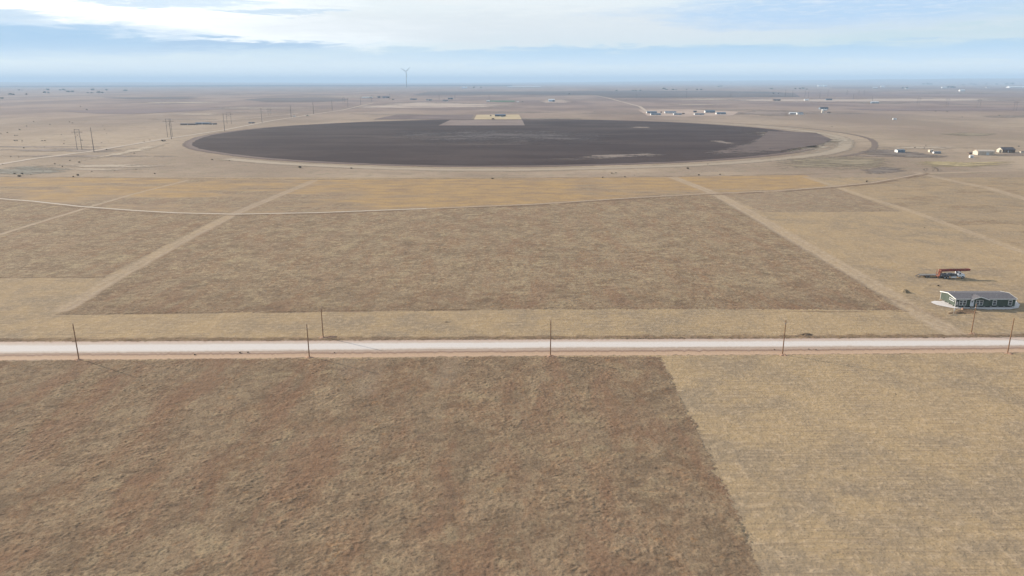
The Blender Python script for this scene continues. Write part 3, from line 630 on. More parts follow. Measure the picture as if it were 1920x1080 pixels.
bd.build('deck', greyb, truck)
MB().box(-1.9, -.3, -.55, .55, 1.22, 2.15).box(-.15, 1.2, -.5, .5, 1.22, 1.95).build('engine_housing', greyb, truck)
MB().tube([(.6, -.95, 1.35), (.6, -.95, 2.5)], .09, 8).tube([(-2.6, .9, 1.9), (.9, .9, 2.0)], .07, 8).tube([(-2.6, -.95, 2.0), (-.2, -.95, 2.05)], .06, 8).build('pipes', steel, truck)
MB().box(-.6, 1.4, -1.2, -.95, .42, 1.0).build('tool_box', white, truck)
cab = MB(); cab.prism([(2.0, .95), (3.3, .95), (3.35, 1.95), (3.0, 2.65), (2.15, 2.7), (2.0, 2.6)], 'y', -1.15, 1.15); cab.prism([(3.3, .8), (4.75, .8), (4.85, 1.6), (4.7, 1.8), (3.38, 1.96)], 'y', -.95, .95)
cabo = cab.build('cab', white, truck)
MB().box(2.35, 3.0, -1.162, -1.151, 1.85, 2.45).build('side_window', glass(), cabo)
MB().box(2.35, 3.0, 1.151, 1.162, 1.85, 2.45).build('side_window', glass(), cabo)
MB().add([(3.37, -1.0, 1.98), (3.37, 1.0, 1.98), (3.03, 1.0, 2.62), (3.03, -1.0, 2.62), (3.33, -1.0, 1.96), (3.33, 1.0, 1.96), (3.0, 1.0, 2.6), (3.0, -1.0, 2.6)], [(0, 1, 2, 3), (4, 5, 6, 7), (0, 1, 5, 4), (2, 3, 7, 6), (0, 3, 7, 4), (1, 2, 6, 5)]).build('windscreen', glass(), cabo)
MB().box(4.86, 5.05, -1.15, 1.15, .5, .8).build('bumper', paint('chrome bumper', (.5, .5, .5), .3, .05, 1, .6), truck)
MB().box(4.8, 4.875, -.55, .55, .9, 1.5).build('grille', paint('chassis black', (.04, .04, .045)), truck)
for s in (-1, 1):
    fd = MB(); fd.prism([(3.25, .55), (3.35, 1.15), (3.8, 1.32), (4.4, 1.2), (4.7, .7), (4.55, .7), (4.3, 1.08), (3.8, 1.16), (3.5, 1.0), (3.4, .55)], 'y', s*.955, s*1.2); fd.build('fender', white, truck)
    MB().box(4.76, 4.87, s*.7-.1, s*.7+.1, 1.15, 1.35).build('headlight', paint('headlight glass', (.8, .8, .75), .2), truck)
def wheel(par, x, y, r=.52, w=.28):
    t = MB().tube([(x, y-w/2, r), (x, y+w/2, r)], r, 20).build('wheel', rub, par)
    MB().tube([(x, y-w/2-.01, r), (x, y+w/2+.01, r)], r*.55, 14).build('rim', rimm, t); return t
for x in (-3.2, -2.0, 4.0):
    for s in (-1, 1): wheel(truck, x, s*1.02)
# lattice mast lying over the truck
ms = MB(); xa, xb = -4.9, 6.6
for yy in (-.4, .4):
    for z_ in (0, .75): ms.tube([(xa, yy, 2.85+z_), (xb, yy, 3.15+z_*.85)], .085, 6)
n = 13
for i in range(n):
    f0, f1 = i/n, (i+1)/n; X0 = xa+(xb-xa)*f0; X1 = xa+(xb-xa)*f1; lo = lambda f: 2.85+.3*f; hi = lambda f: 3.6+(.19)*f
    for yy in (-.4, .4):
        a, b_ = (lo, hi) if i % 2 else (hi, lo); ms.tube([(X0, yy, a(f0)), (X1, yy, b_(f1))], .05, 5)
        ms.tube([(X1, yy, lo(f1)), (X1, yy, hi(f1))], .045, 5)
    ms.tube([(X0, -.4, hi(f0)), (X1, .4, hi(f1))], .045, 5); ms.tube([(X0, .4, lo(f0)), (X1, -.4, lo(f1))], .045, 5)
ms.box(xa+.3, xb-1.0, -.36, .36, 2.96, 3.62)
mast = ms.build('mast', red, truck)
MB().box(xb-.9, xb+.25, -.55, .55, 3.05, 3.85).tube([(xb+.1, -.6, 3.5), (xb+.1, .6, 3.5)], .3, 14).build('crown_block', red, mast)
MB().box(3.1, 3.3, -.4, .4, 2.72, 2.98).box(2.2, 2.3, -.5, -.4, 1.3, 2.95).box(1.75, 1.87, -.45, .45, 1.22, 2.95).build('mast_rest', greyb, truck)
pv = MB(); pv.box(-5.2, -4.7, -.5, .5, 1.22, 2.2); pv.prism([(-5.25, 2.2), (-4.3, 2.2), (-4.5, 3.6), (-5.0, 3.7)], 'y', -.58, -.42); pv.prism([(-5.25, 2.2), (-4.3, 2.2), (-4.5, 3.6), (-5.0, 3.7)], 'y', .42, .58)
pv.tube([(-4.75, -.7, 3.2), (-4.75, .7, 3.2)], .22, 12); pv.build('mast_pivot', orange, truck)
MB().tube([(-5.7, -.7, .3), (-5.7, -.7, 3.7)], .1, 8).tube([(-5.7, .7, .3), (-5.7, .7, 3.7)], .1, 8).tube([(-5.7, -.7, 2.2), (-5.7, .7, 2.2)], .07, 6).box(-5.75, -4.95, -.75, .75, .95, 1.1).build('outrigger_post', orange, truck)
for s in (-1, 1): MB().tube([(-5.1, s*1.05, .08), (-5.1, s*1.05, 1.3)], .08, 8).box(-5.3, -4.9, s*1.05-.2, s*1.05+.2, .03, .1).build('outrigger', greyb, truck)

tl = thing('flatbed_trailer', 'low empty flatbed trailer parked behind the drilling rig truck', 'trailer', P(1741, 519.3), R(1))
deckm = paint('weathered plank deck', (.22, .20, .185), .85, .2, 1, stripe=('Y', 3)); tfr = paint('trailer steel', (.06, .055, .055), .7, .2)
MB().box(-3.7, 3.4, -1.2, 1.2, .92, 1.0).build('deck', deckm, tl)
t1 = MB(); t1.box(-3.7, 3.4, -1.28, -1.205, .78, 1.04); t1.box(-3.7, 3.4, 1.205, 1.28, .78, 1.04); t1.box(-3.7, 3.3, -.6, -.45, .62, .91); t1.box(-3.7, 3.3, .45, .6, .62, .91)
for k in range(8): t1.box(-3.6+k*.98, -3.5+k*.98, -1.2, 1.2, .8, .912)
t1.add([(3.4, -.6, .75), (3.4, .6, .75), (5.0, 0, .75), (3.4, -.6, .9), (3.4, .6, .9), (5.0, 0, .9)], [(0, 1, 2), (3, 4, 5), (0, 1, 4, 3), (1, 2, 5, 4), (2, 0, 3, 5)]); t1.build('frame', tfr, tl)
for a_ in (-1.1, .5): MB().prism([(-3.75, .95), (-4.9, .25), (-4.9, .16), (-3.75, .8)], 'y', a_, a_+.6).build('ramp', tfr, tl)
for x in (-1.3, -.35):
    for s in (-1, 1): wheel(tl, x, s*.9, .38, .24)
MB().tube([(4.2, 0, 0), (4.2, 0, .95)], .05, 8).build('jack', steel, tl)

# ------------------------------------------------------------------ far buildings
MATS = {}
def bm_(key, col, **k): return paint(key, col, .7, .10, .5, **k)
WALLS = {'white': bm_('white siding', (.68, .68, .66)), 'grey': bm_('grey siding', (.30, .31, .33)), 'slate': bm_('blue grey siding', (.17, .21, .26)), 'tan': bm_('tan metal siding', (.58, .47, .36), stripe=('X', 3)),
         'brown': bm_('brown siding', (.16, .11, .08)), 'dark': bm_('dark siding', (.06, .065, .08)), 'cream': bm_('cream siding', (.58, .52, .42)), 'blue': bm_('pale blue siding', (.45, .55, .65))}
ROOFS = {'white': bm_('white metal roof', (.7, .7, .7)), 'grey': bm_('grey roof', (.2, .2, .22)), 'slate': bm_('blue grey roof', (.13, .165, .21)), 'tan': bm_('tan metal roof', (.62, .50, .39), stripe=('X', 3)),
         'dark': bm_('dark shingle roof', (.10, .085, .09)), 'brown': bm_('brown roof', (.16, .12, .1)), 'black': bm_('black roof', (.05, .05, .06))}
def building(name, label, cat, q, L, D, ez, rz, wall, roof, doors=(), wins=(), rot=0.0, group=None, ends=None, curved=False, ov=.3):
    """gabled building; q = front-left ground pixel, long side faces the camera"""
    t = thing(name, label, cat, P(*q), R(rot), group)
    m = MB(); m.box(0, L, 0, D, 0, ez); m.prism([(0, ez-.002), (D, ez-.002), (D/2, rz-.05)], 'x', .02, L-.02); m.build('wall', WALLS[wall], t)
    if curved:
        prof = [(D/2-(D/2+ov)*math.cos(math.pi*i/10), ez-.25+(rz-ez+.3)*math.sin(math.pi*i/10)**.8) for i in range(11)]
        inner = [(y*.98+.01*D, z-.12) for y, z in prof[::-1]]
        MB().prism(prof+inner, 'x', -ov*.5, L+ov*.5).build('roof', ROOFS[roof], t)
    else:
        s = (rz-ez)/(D/2); z0 = ez-ov*s+.02; th = .12
        MB().prism([(-ov, z0), (D/2, rz+.02), (D+ov, z0), (D+ov, z0+th), (D/2, rz+.02+th), (-ov, z0+th)], 'x', -ov, L+ov).build('roof', ROOFS[roof], t)
    if ends: MB().box(-.03, -.002, .02, D-.02, 0, ez-.03).prism([(.1, ez-.03), (D-.1, ez-.03), (D/2, rz-.2)], 'x', -.03, -.002).build('pale_gable_end', WALLS[ends], t)  # lighter left end sheet; barn and low shed ends carry sunlight as colour
    for x0, x1, h in doors: MB().box(x0, x1, -.06, -.003, 0.02, h).build('door', WALLS['white' if wall != 'white' else 'grey'], t)
    for x0, x1, a, b_ in wins:
        w = MB().box(x0-.1, x1+.1, -.05, -.003, a-.1, b_+.1).build('window', WALLS['white' if wall != 'white' else 'grey'], t); MB().box(x0, x1, -.06, -.051, a, b_).build('pane', glass(), w)
    return t
ww = lambda *xs: [(x, x+1.2, 1.2, 2.3) for x in xs]
building('metal_barn', 'long tan metal barn with sunlit end wall and pale roof', 'barn', (1833, 290.8), 17.5, 9, 3.3, 5.0, 'tan', 'tan', [(9, 12, 2.8)], [], curved=True, ends='cream')
bx = building('storage_shed', 'small white box shed beside the tan metal barn', 'shed', (1818.8, 296), 3.6, 2.4, 2.2, 2.5, 'white', 'white', [(1.2, 2.1, 1.9)], [], ov=.05)
hb = building('gabled_house', 'brown house with large dark roof and pale arched front right of the tan barn', 'house', (1879, 286.2), 14, 10, 3.0, 5.4, 'brown', 'dark', [(6, 7, 2.1)], ww(2, 9), ends='cream')
MB().prism([(-2.2, 0), (.3, 0), (.3, 2.6), (-.95, 3.5), (-2.2, 2.6)], 'y', 2.0, 5.0).build('porch', WALLS['cream'], hb)
building('low_shed', 'blue grey flat shed with white left end in the dark weeds', 'shed', (1683, 286.4), 8, 7, 2.6, 3.3, 'slate', 'slate', [], [], ends='white')
building('small_shed', 'small tan shed behind a white-ended grey one in the weeds', 'shed', (1743.5, 285.6), 3.6, 4, 2.3, 2.9, 'brown', 'tan', [(1, 2, 2)], [], ends='cream')
building('small_trailer_shed', 'low grey trailer shed with bright white left end near the tan shed', 'shed', (1751, 288), 7.5, 3, 1.9, 2.3, 'grey', 'grey', [], [], ends='white')
building('lean_to', 'low brown lean-to at the left end of the tan barn', 'shed', (1817, 288.8), 4.0, 3, 1.3, 1.7, 'brown', 'brown')
building('small_shed', 'small pale shed at the right edge beyond the brown house', 'shed', (1914, 287), 5, 3, 1.6, 2.0, 'cream', 'brown')
building('white_trailer', 'lone white camper trailer on open grassland above the pivot field', 'trailer', (1674.5, 224.6), 7, 3, 2.8, 3.2, 'white', 'white', [], ww(2), ov=.05)
hs = 'manufactured homes beyond the ploughed circle'
building('manufactured_home', 'leftmost blue grey home in the row beyond the ploughed circle', 'house', (1213, 212.6), 24, 11, 3.2, 5.0, 'slate', 'slate', [(9, 10.2, 2.3)], ww(3, 14, 19), group=hs, ends='white')
building('manufactured_home', 'grey home in front of the leftmost home beyond the ploughed circle', 'house', (1220.5, 216.2), 23, 10, 3, 4.4, 'grey', 'slate', [(9, 10.2, 2.3)], ww(3, 14, 19), group=hs, ends='white')
building('small_shed', 'dark little shed between the leftmost homes beyond the ploughed circle', 'shed', (1238.5, 211.4), 3.5, 3, 2.4, 3, 'dark', 'brown')
building('manufactured_home', 'long pale-walled blue-roofed home second in the back row beyond the ploughed circle', 'house', (1247, 212.8), 27, 11, 3.2, 5.0, 'white', 'slate', [(9, 10.2, 2.3)], ww(3, 14, 19), group=hs, ends='white')
building('manufactured_home', 'grey home with brown car behind it in the front row beyond the ploughed circle', 'house', (1263.5, 215.8), 18, 9, 3, 4.2, 'grey', 'grey', [(9, 10.2, 2.3)], ww(3, 13), group=hs, ends='white')
building('small_shed', 'brown shed right of the grey front row home', 'shed', (1279, 214.2), 6, 4, 2.4, 3, 'brown', 'brown')
building('small_shed', 'black square shed left in the right-hand pair of homes', 'shed', (1300.5, 210.9), 7.5, 5, 3.2, 4.2, 'dark', 'black')
building('manufactured_home', 'low grey home below the black square shed', 'house', (1302.5, 215.6), 22, 9, 2.9, 4.0, 'grey', 'grey', [(9, 10.2, 2.3)], ww(3, 14), group=hs, ends='white')
building('manufactured_home', 'tall dark blue roofed home in the right-hand pair beyond the circle', 'house', (1322.5, 211.5), 24, 13, 3.6, 6.0, 'slate', 'slate', [(9, 10.2, 2.3)], ww(3, 14, 18), group=hs, ends='white')
building('manufactured_home', 'rightmost blue grey home with bright white end beyond the circle', 'house', (1343.5, 214.6), 22, 10, 3, 5, 'slate', 'slate', [(9, 10.2, 2.3)], ww(3, 14, 18), group=hs, ends='white')
building('manufactured_home', 'dark blue home in the middle of a pale mown plot', 'house', (928, 218.6), 24, 10, 3.4, 5.0, 'dark', 'slate', [(11, 12, 2.4)], ww(4, 15, 20), ends='white')
building('small_shed', 'small brown shed left of the dark blue home on the mown plot', 'shed', (918.5, 218.2), 3.5, 3, 2, 2.5, 'brown', 'brown')
building('small_shed', 'small pale shed right in front of the dark blue home on the plot', 'shed', (940, 219.8), 5, 3, 1.7, 2.2, 'grey', 'grey')
building('white_barn', 'pale blue white barn with a dark open doorway on a bare yard', 'barn', (1028.5, 190.6), 24, 16, 7, 10, 'blue', 'white')
building('small_shed', 'dark shed just right of the pale barn on the bare yard', 'shed', (1036, 190.9), 8, 6, 5, 6, 'dark', 'black')
more = [('farm_house', 'house cluster of pale roofs right of the homes beyond the circle', 'house', (1481, 214.4), 22, 9, 3, 4.5, 'grey', 'white'),
 ('farm_house', 'dark roofed house right of the pale roofed one beside the wheel track', 'house', (1495, 214.8), 14, 8, 3, 4.6, 'white', 'slate'),
 ('farm_house', 'dark blue roofed house standing above a white shed', 'house', (1538, 205), 22, 12, 3.6, 6, 'slate', 'black'),
 ('white_shed', 'white shed just below the dark blue roofed house', 'shed', (1542, 207.4), 12, 6, 2.6, 3.4, 'white', 'white'),
 ('small_shed', 'small cream shed by the farm road under the white shed', 'shed', (1541, 211.4), 5, 5, 3.4, 4.4, 'cream', 'tan'),
 ('small_shed', 'small dark shed right of the cream shed by the farm road', 'shed', (1551, 211.8), 8, 4, 1.8, 2.4, 'brown', 'dark'),
 ('long_shed', 'long dark shed beside sunlit bare dirt on the plain', 'shed', (1450, 189.2), 28, 12, 4.5, 6.5, 'brown', 'dark'),
 ('white_shed', 'small bright white shed left of the dark farm buildings', 'shed', (1508.5, 188.7), 16, 8, 4, 5.5, 'white', 'white'),
 ('farm_house', 'grey farm building group with dark roof near the pylons', 'house', (1549, 188.2), 24, 10, 4, 6.5, 'slate', 'black'),
 ('farm_house', 'white roofed farmhouse at the end of a sunlit dirt strip', 'house', (1634, 193.7), 26, 10, 4, 6, 'slate', 'white'),
 ('white_barn', 'bright white barn standing alone on the far right plain', 'barn', (1800, 171.3), 35, 20, 9, 13, 'white', 'white'),
 ('white_barn', 'pale barn left of a dark hedge on the far right plain', 'barn', (1766.5, 165.6), 50, 22, 9, 14, 'white', 'white'),
 ('long_shed', 'very long white roofed shed at the right edge near the horizon', 'shed', (1893, 164.8), 330, 60, 8, 16, 'white', 'white'),
 ('white_barn', 'left pale barn of the far pair above the pylons', 'barn', (1534, 162), 70, 30, 12, 20, 'white', 'white'),
 ('white_barn', 'right pale barn of the far pair above the pylons', 'barn', (1545, 162.2), 40, 30, 12, 18, 'blue', 'white'),
 ('farm_house', 'low pale house of the group in the purple fields', 'house', (1637, 166), 45, 18, 7, 11, 'grey', 'white'),
 ('white_barn', 'white barn right of the low pale house in purple fields', 'barn', (1652, 163.6), 45, 20, 10, 15, 'white', 'white'),
 ('farm_house', 'grey roofed farm beside the dark tree clump on the far right', 'house', (1698, 166.7), 30, 14, 6, 9, 'white', 'grey'),
 ('white_shed', 'tiny white shed between tree clumps at the far right', 'shed', (1849.5, 165), 35, 14, 6, 10, 'white', 'grey'),
 ('white_shed', 'thin white shed on the horizon above the dark hedge', 'shed', (1778, 155.2), 240, 50, 14, 26, 'white', 'white'),
 ('grain_store', 'boxy pale building rising above the horizon line', 'building', (1409, 153.5), 150, 60, 60, 70, 'blue', 'grey'),
 ('grain_store', 'small pointed pale building on the right horizon', 'building', (1497.5, 152.5), 90, 60, 40, 80, 'blue', 'grey'),
 ('long_shed', 'long thin white roofed sheds under the left-centre horizon', 'shed', (952, 163.6), 420, 40, 6, 12, 'slate', 'white'),
 ('farm_house', 'far pale farm building left of the centre near the horizon', 'house', (866, 165.5), 60, 25, 10, 16, 'blue', 'white'),
 ('long_shed', 'leftmost low dark shed beside the ploughed circle edge', 'shed', (338, 234.2), 28, 6, 1.6, 2.4, 'brown', 'dark'),
 ('long_shed', 'blue dark long shed behind the left edge of the ploughed circle', 'shed', (366, 233.2), 27, 8, 2.0, 3.2, 'dark', 'slate'),
 ('small_shed', 'small dark shed at the right end of the row by the circle edge', 'shed', (392, 233.4), 12, 6, 1.6, 2.4, 'dark', 'brown'),
 ('small_shed', 'small dark hut on the rim at the upper left of the ploughed circle', 'shed', (466, 231.2), 10, 5, 1.2, 2, 'dark', 'dark'),
 ('farm_house', 'low dark roofed farm beside the pole line', 'house', (717, 183.4), 32, 14, 4, 7, 'slate', 'dark'),
 ('small_shed', 'small dark square shed left of the low farm by the pole line', 'shed', (708, 183.3), 12, 10, 4, 7, 'dark', 'dark'),
 ('long_shed', 'long pale shed at the far end of the pole line', 'shed', (678, 183.9), 50, 10, 3, 4.5, 'grey', 'white'),
 ('farm_house', 'left low dark roof in the string of roofs right of the pole line', 'house', (769, 187), 28, 10, 3, 5, 'slate', 'dark'),
 ('farm_house', 'middle low dark roof in the string of roofs right of the pole line', 'house', (799, 188.4), 24, 10, 3, 5, 'white', 'dark'),
 ('farm_house', 'right low dark roof in the string of roofs right of the pole line', 'house', (830, 189.9), 22, 10, 3, 5.5, 'white', 'dark'),
 ('farm_house', 'far dark roof above the right end of the string of roofs', 'house', (840, 186.1), 22, 10, 4, 6, 'slate', 'slate'),
 ('white_shed', 'tiny white shed right of the green crop strip', 'shed', (969, 191.5), 8, 6, 2, 3, 'white', 'white'),
 ('white_shed', 'tiny pale hut left of the green crop strip', 'shed', (912, 191), 12, 8, 4, 6, 'white', 'white')]
for a in more:
    L = a[4]; building(*a, doors=[(L*.45, L*.45+max(1.2, L*.05), a[6]*.75)])
# two parked vans by the farm road, left
def van(label, q, wall):
    t = thing('parked_van', label, 'van', P(*q)); k = WALLS[wall]
    MB().prism([(0, .5), (6, .5), (6, 1.3), (5.3, 1.5), (4.6, 2.6), (0, 2.6)], 'y', 0, 2.1).build('body', k, t)
    MB().box(4.0, 4.6, -.012, -.002, 1.6, 2.2).build('side_window', glass(), t)
    for x in (1.2, 4.8):
        for y in (.12, 1.98): MB().tube([(x, y-.13, .4), (x, y+.13, .4)], .4, 12).build('wheel', rub, t)
van('small white van beside the pole line at the upper left of the circle', (549, 219), 'white')
van('small tan van on the farm road right of the white van', (574, 217.8), 'cream')
van('dark red van parked on the mown plot in front of the blue home', (922, 224), 'brown')

# ------------------------------------------------------------------ power lines
pdark = paint('dark weathered pole', (.07, .06, .065), .8, .2, 1)
def tall_pole(label, base, hgt, r=.42, arms=True, group='tall single poles of the line at left', lean=0.0):
    t = thing('power_pole', label, 'power pole', base, 0, group)
    MB().tube([(0, 0, -.5), (lean*.5, 0, hgt*.5), (lean, 0, hgt)], [r, r*.8, r*.5], 10).build('pole_shaft', pdark, t)
    if arms:
        for k, s in enumerate((1, -1, 1)):
            MB().tube([(lean, 0, hgt-1.5-2.2*k), (lean+s*1.3, 0, hgt-1.3-2.2*k)], [.1, .05], 6).build('arm', pdark, t)
    return t
def hgt(q, top): p = P(*q); return max(2., (q[1]-top)*mpp(p)/math.cos(PITCH*.5+.02)*1.0)
sp = [((176.5, 285.5), 240.5, 'nearest tall dark pole of the line at left, standing alone on pale grass'), ((321.5, 261), 224.5, 'tall dark pole at the left tip of the ploughed circle'),
      ((421.5, 246), 213, 'tall pole on the upper left rim of the ploughed circle'), ((491.5, 231), 203.5, 'tall pole fourth along the line at the top left of the circle'),
      ((546, 220.5), 198.5, 'tall pole just left of the white van'), ((588, 213.5), 192.5, 'tall pole between the white van and the farm road bend'), ((623, 207), 188, None), ((652.5, 200.5), 185, None),
      ((676.5, 197), 182.5, None), ((697, 192), 178, None), ((731, 187.5), 175.5, None)]
for q, top, lab in sp:
    tall_pole(lab or 'distant tall pole in the far end of the line at left', P(*q), hgt(q, top), .36 if q[0] < 500 else .45)
def hframe(label, base, h, w, group='H-frame pylons of the line at left', r=.25):
    t = thing('h_frame_pylon', label, 'pylon', base, 0, group)
    for s in (-1, 1): MB().tube([(s*w/2, 0, -.5), (s*w/2, 0, h)], [r, r*.7], 8).build('leg', pdark, t)
    MB().box(-w*1.15, w*1.15, -.14, .14, h*.86, h*.86+.34).build('crossarm', pdark, t)
    MB().box(-w*.55, w*.55, -.1, .1, h*.985, h*.985+.3).build('top_beam', pdark, t)
    b = MB()
    for s in (-1, 1): b.tube([(s*w/2, 0, h*.84), (-s*w/2, 0, h*.6)], .09, 5)
    b.build('cross_brace', pdark, t)
    for k in (-1, 0, 1): MB().tube([(k*w*1.05, 0, h*.86), (k*w*1.05, 0, h*.86-1.4)], .09, 6).build('insulator', porc, t)
    return t
for q0, q1, top, lab in (((144.5, 281.5), (154.5, 281), 244, 'nearest H-frame pylon with cross brace left of the lone dark pole'), ((314.5, 257), (323.5, 257), 224, 'H-frame pylon standing behind the pole at the left tip of the circle'),
                       ((426, 232), (434, 232), 212, 'H-frame pylon at the upper left rim of the circle'), ((503, 216), (508, 216), 204, 'small H-frame pylon behind the fourth pole'),
                       ((643, 193.5), (646, 193.5), 183.5, 'tiny H-frame pylon far down the line at left')):
    a, b_ = P(*q0), P(*q1); hframe(lab, (a+b_)/2, hgt(q0, top), (b_-a).length)
rl = 'distant thin pole in the long row crossing the right plain'
for x, y0, y1 in ((1287, 183, 171.5), (1194, 183.5, 176), (1472, 182, 168), (1485.5, 182, 169), (1509, 182.5, 170), (1515.5, 183, 170), (1537, 184, 172), (1552, 181, 169), (1588, 178, 168), (1599.5, 187, 176), (1610, 178, 169), (1620, 178, 169), (1635, 192, 181), (1370, 182.5, 172)):
    tall_pole(rl, P(x, y0), hgt((x, y0), y1), .55, False, 'thin poles across the right plain')
for x, y0, y1 in ((823.5, 187, 177), (917, 190, 178), (853, 186, 176)):
    tall_pole('distant thin pole standing near the green crop strip', P(x, y0), hgt((x, y0), y1), .45, False, 'thin poles near the green crop strip')
hr = hframe('distant H-frame pylon in the row right of the lone white camper', P(1722, 196.5), hgt((1722, 196.5), 184), 8, 'H-frame pylons on the right plain')
for x, y0, y1 in ((1775.5, 199.5, 185), (1834.5, 203, 186.5), (1903, 208, 190.5)):
    hframe('distant H-frame pylon in the row right of the lone white camper', P(x, y0), hgt((x, y0), y1), 7, 'H-frame pylons on the right plain')
# radio masts on the horizon
for x, y1 in ((1171, 147.5), (1175.5, 148.5)):
    t = thing('radio_mast', 'thin radio mast on the horizon above a tree clump', 'mast', P(x, 158), 0, 'radio masts on the horizon')
    h = (158-y1)*mpp(P(x, 158)); m = MB()
    for k in range(3):
        a = 2*math.pi*k/3; m.tube([(3*math.cos(a), 3*math.sin(a), 0), (2*math.cos(a), 2*math.sin(a), h)], .5, 5)
    for k in range(24): a = 2*math.pi*k/3; m.tube([(2.6*math.cos(a), 2.6*math.sin(a), h*k/24), (2.6*math.cos(a+2.094), 2.6*math.sin(a+2.094), h*(k+1)/24)], .3, 4)
    m.build('lattice', steel, t)

# ------------------------------------------------------------------ wind turbine
wp = P(762.5, 164); wk = mpp(wp); hubh = (164-135.2)*wk; bl = 11.0*wk
wt = thing('wind_turbine', 'white three-bladed wind turbine on the horizon', 'wind turbine', wp); wm = paint('turbine paint', (.14, .15, .17), .4, .03, .02)
MB().tube([(0, 0, 0), (0, 0, hubh*.5), (0, 0, hubh)], [hubh*.026, hubh*.021, hubh*.015], 16).build('tower', wm, wt, smooth=True)
MB().tube([(0, -bl*.07, hubh), (0, -bl*.03, hubh+.5), (0, bl*.12, hubh)], [bl*.028, bl*.04, bl*.03], 10).build('nacelle', wm, wt)
MB().tube([(0, -bl*.11, hubh), (0, -bl*.09, hubh), (0, -bl*.065, hubh)], [bl*.008, bl*.03, bl*.036], 12).build('hub', wm, wt)
for ang in (-60, 45, 172):
    a = R(ang); d = Vector((math.sin(a), 0, math.cos(a))); s = Vector((math.cos(a), 0, -math.sin(a))); c0 = Vector((0, -bl*.09, hubh)); vs = []
    for f, w in ((.02, .06), (.2, .12), (.6, .09), (1, .04)):
        c = c0+d*bl*f
        vs += [c-s*bl*w*.35, c+Vector((0, -bl*.008, 0)), c+s*bl*w*.65, c+Vector((0, bl*.008, 0))]
    fs = [(4*i+k, 4*i+(k+1) % 4, 4*i+4+(k+1) % 4, 4*i+4+k) for i in range(3) for k in range(4)]+[(3, 2, 1, 0), (12, 13, 14, 15)]
    MB().add(vs, fs).build('blade', wm, wt)

# ------------------------------------------------------------------ trees and shrubs
def leafm(name, a, b_):
    m, nt, b, out = mat_new(name); nt.put(b.inputs['Base Color'], nt.mix(nt.noise(nt.obj(), .9, 3), a, b_)); b.inputs['Roughness'].default_value = .95; return m
lf = leafm('dark evergreen leaf', (.035, .05, .03), (.07, .085, .05)); brush = leafm('dry brush leaf', (.085, .075, .05), (.15, .125, .085)); bark = paint('bark', (.12, .09, .065), .9, .2, 2)
def crown(seed, w, h, z0, n, leaf, flat=.8):
    r = random.Random(seed); m = MB(); lobes = [(r.uniform(-.55, .55)*w/2, r.uniform(-.45, .45)*w/2, z0+h*r.uniform(.3, .75), r.uniform(.3, .55)*w/2) for _ in range(8)]
    for _ in range(n):
        cx, cy, cz, rr = r.choice(lobes); d = Vector((r.gauss(0, 1), r.gauss(0, 1), r.gauss(0, 1))).normalized()*rr*r.uniform(.55, 1.08)
        c = Vector((cx+d.x, cy+d.y, cz+d.z*flat)); u = Vector((r.gauss(0, 1), r.gauss(0, 1), r.gauss(0, .6))).normalized(); v = u.orthogonal().normalized(); s = leaf*r.uniform(.5, 1.3)
        m.add([c-u*s-v*s*.5, c+u*s-v*s*.4, c+u*s*.3+v*s, c-u*s*.6+v*s*.7], [(0, 1, 2, 3)])
    return m
def tree_proto(seed, w, h, lm, name='tree', n=420, trunk=.35):
    t = thing(name, '', 'tree', (0, 0, 0)); crown(seed, w, h*.8, h*.2, n, w*.055).build('crown', lm, t); r = random.Random(seed)
    m = MB().tube([(0, 0, -.2), (.1, 0, h*.3), (.2, .1, h*.6)], [trunk, trunk*.7, trunk*.3], 7)
    for k in range(5): a = r.uniform(0, 6.28); m.tube([(.1, 0, h*r.uniform(.2, .4)), (math.cos(a)*w*.25, math.sin(a)*w*.25, h*r.uniform(.5, .75))], [trunk*.4, trunk*.12], 5)
    m.build('trunk', bark, t); return t
protos = [tree_proto(1, 14, 9, lf), tree_proto(2, 18, 10, lf), tree_proto(5, 11, 11, lf)]; used = [False]*3
def place_tree(label, group, q, wpx, hpx=None, sc=None):
    k = random.randrange(3); p = P(*q); kk = mpp(p); ws = (14, 18, 11)[k]; hh_ = (9, 10, 11)[k]
    sx = wpx*kk/ws; sz = (hpx or wpx*.45)*kk/hh_
    if not used[k]:
        t = protos[k]; t.location = p; t.scale = (sx, sx, sz); t['label'] = label; t['group'] = group; used[k] = True
    else: t = dup(protos[k], p, random.random()*6, label, group, (sx, sx, sz))
    return t
FARL = ('blue hazy distant tree among the scattered clumps at the far left', 'distant trees at far left')
for x, y, w in ((20, 178.5, 8), (26, 178.5, 6), (4, 186, 8), (84, 175, 8), (91, 175.2, 7), (91, 170, 8), (113, 170.2, 6), (119, 169.6, 7), (122, 170, 5), (128, 173.5, 8), (136, 173.2, 7), (174, 170, 8), (185, 175, 9), (192, 175, 7), (200, 170.2, 7), (237, 171, 7), (233, 171.2, 6), (35, 170, 5), (41, 170, 4), (50, 178, 6), (165, 175, 5), (172, 175.2, 5)):
    place_tree(*FARL, (x, y), w)
FR = ('small distant tree among the farm clumps on the right-hand horizon', 'distant trees along the right horizon')
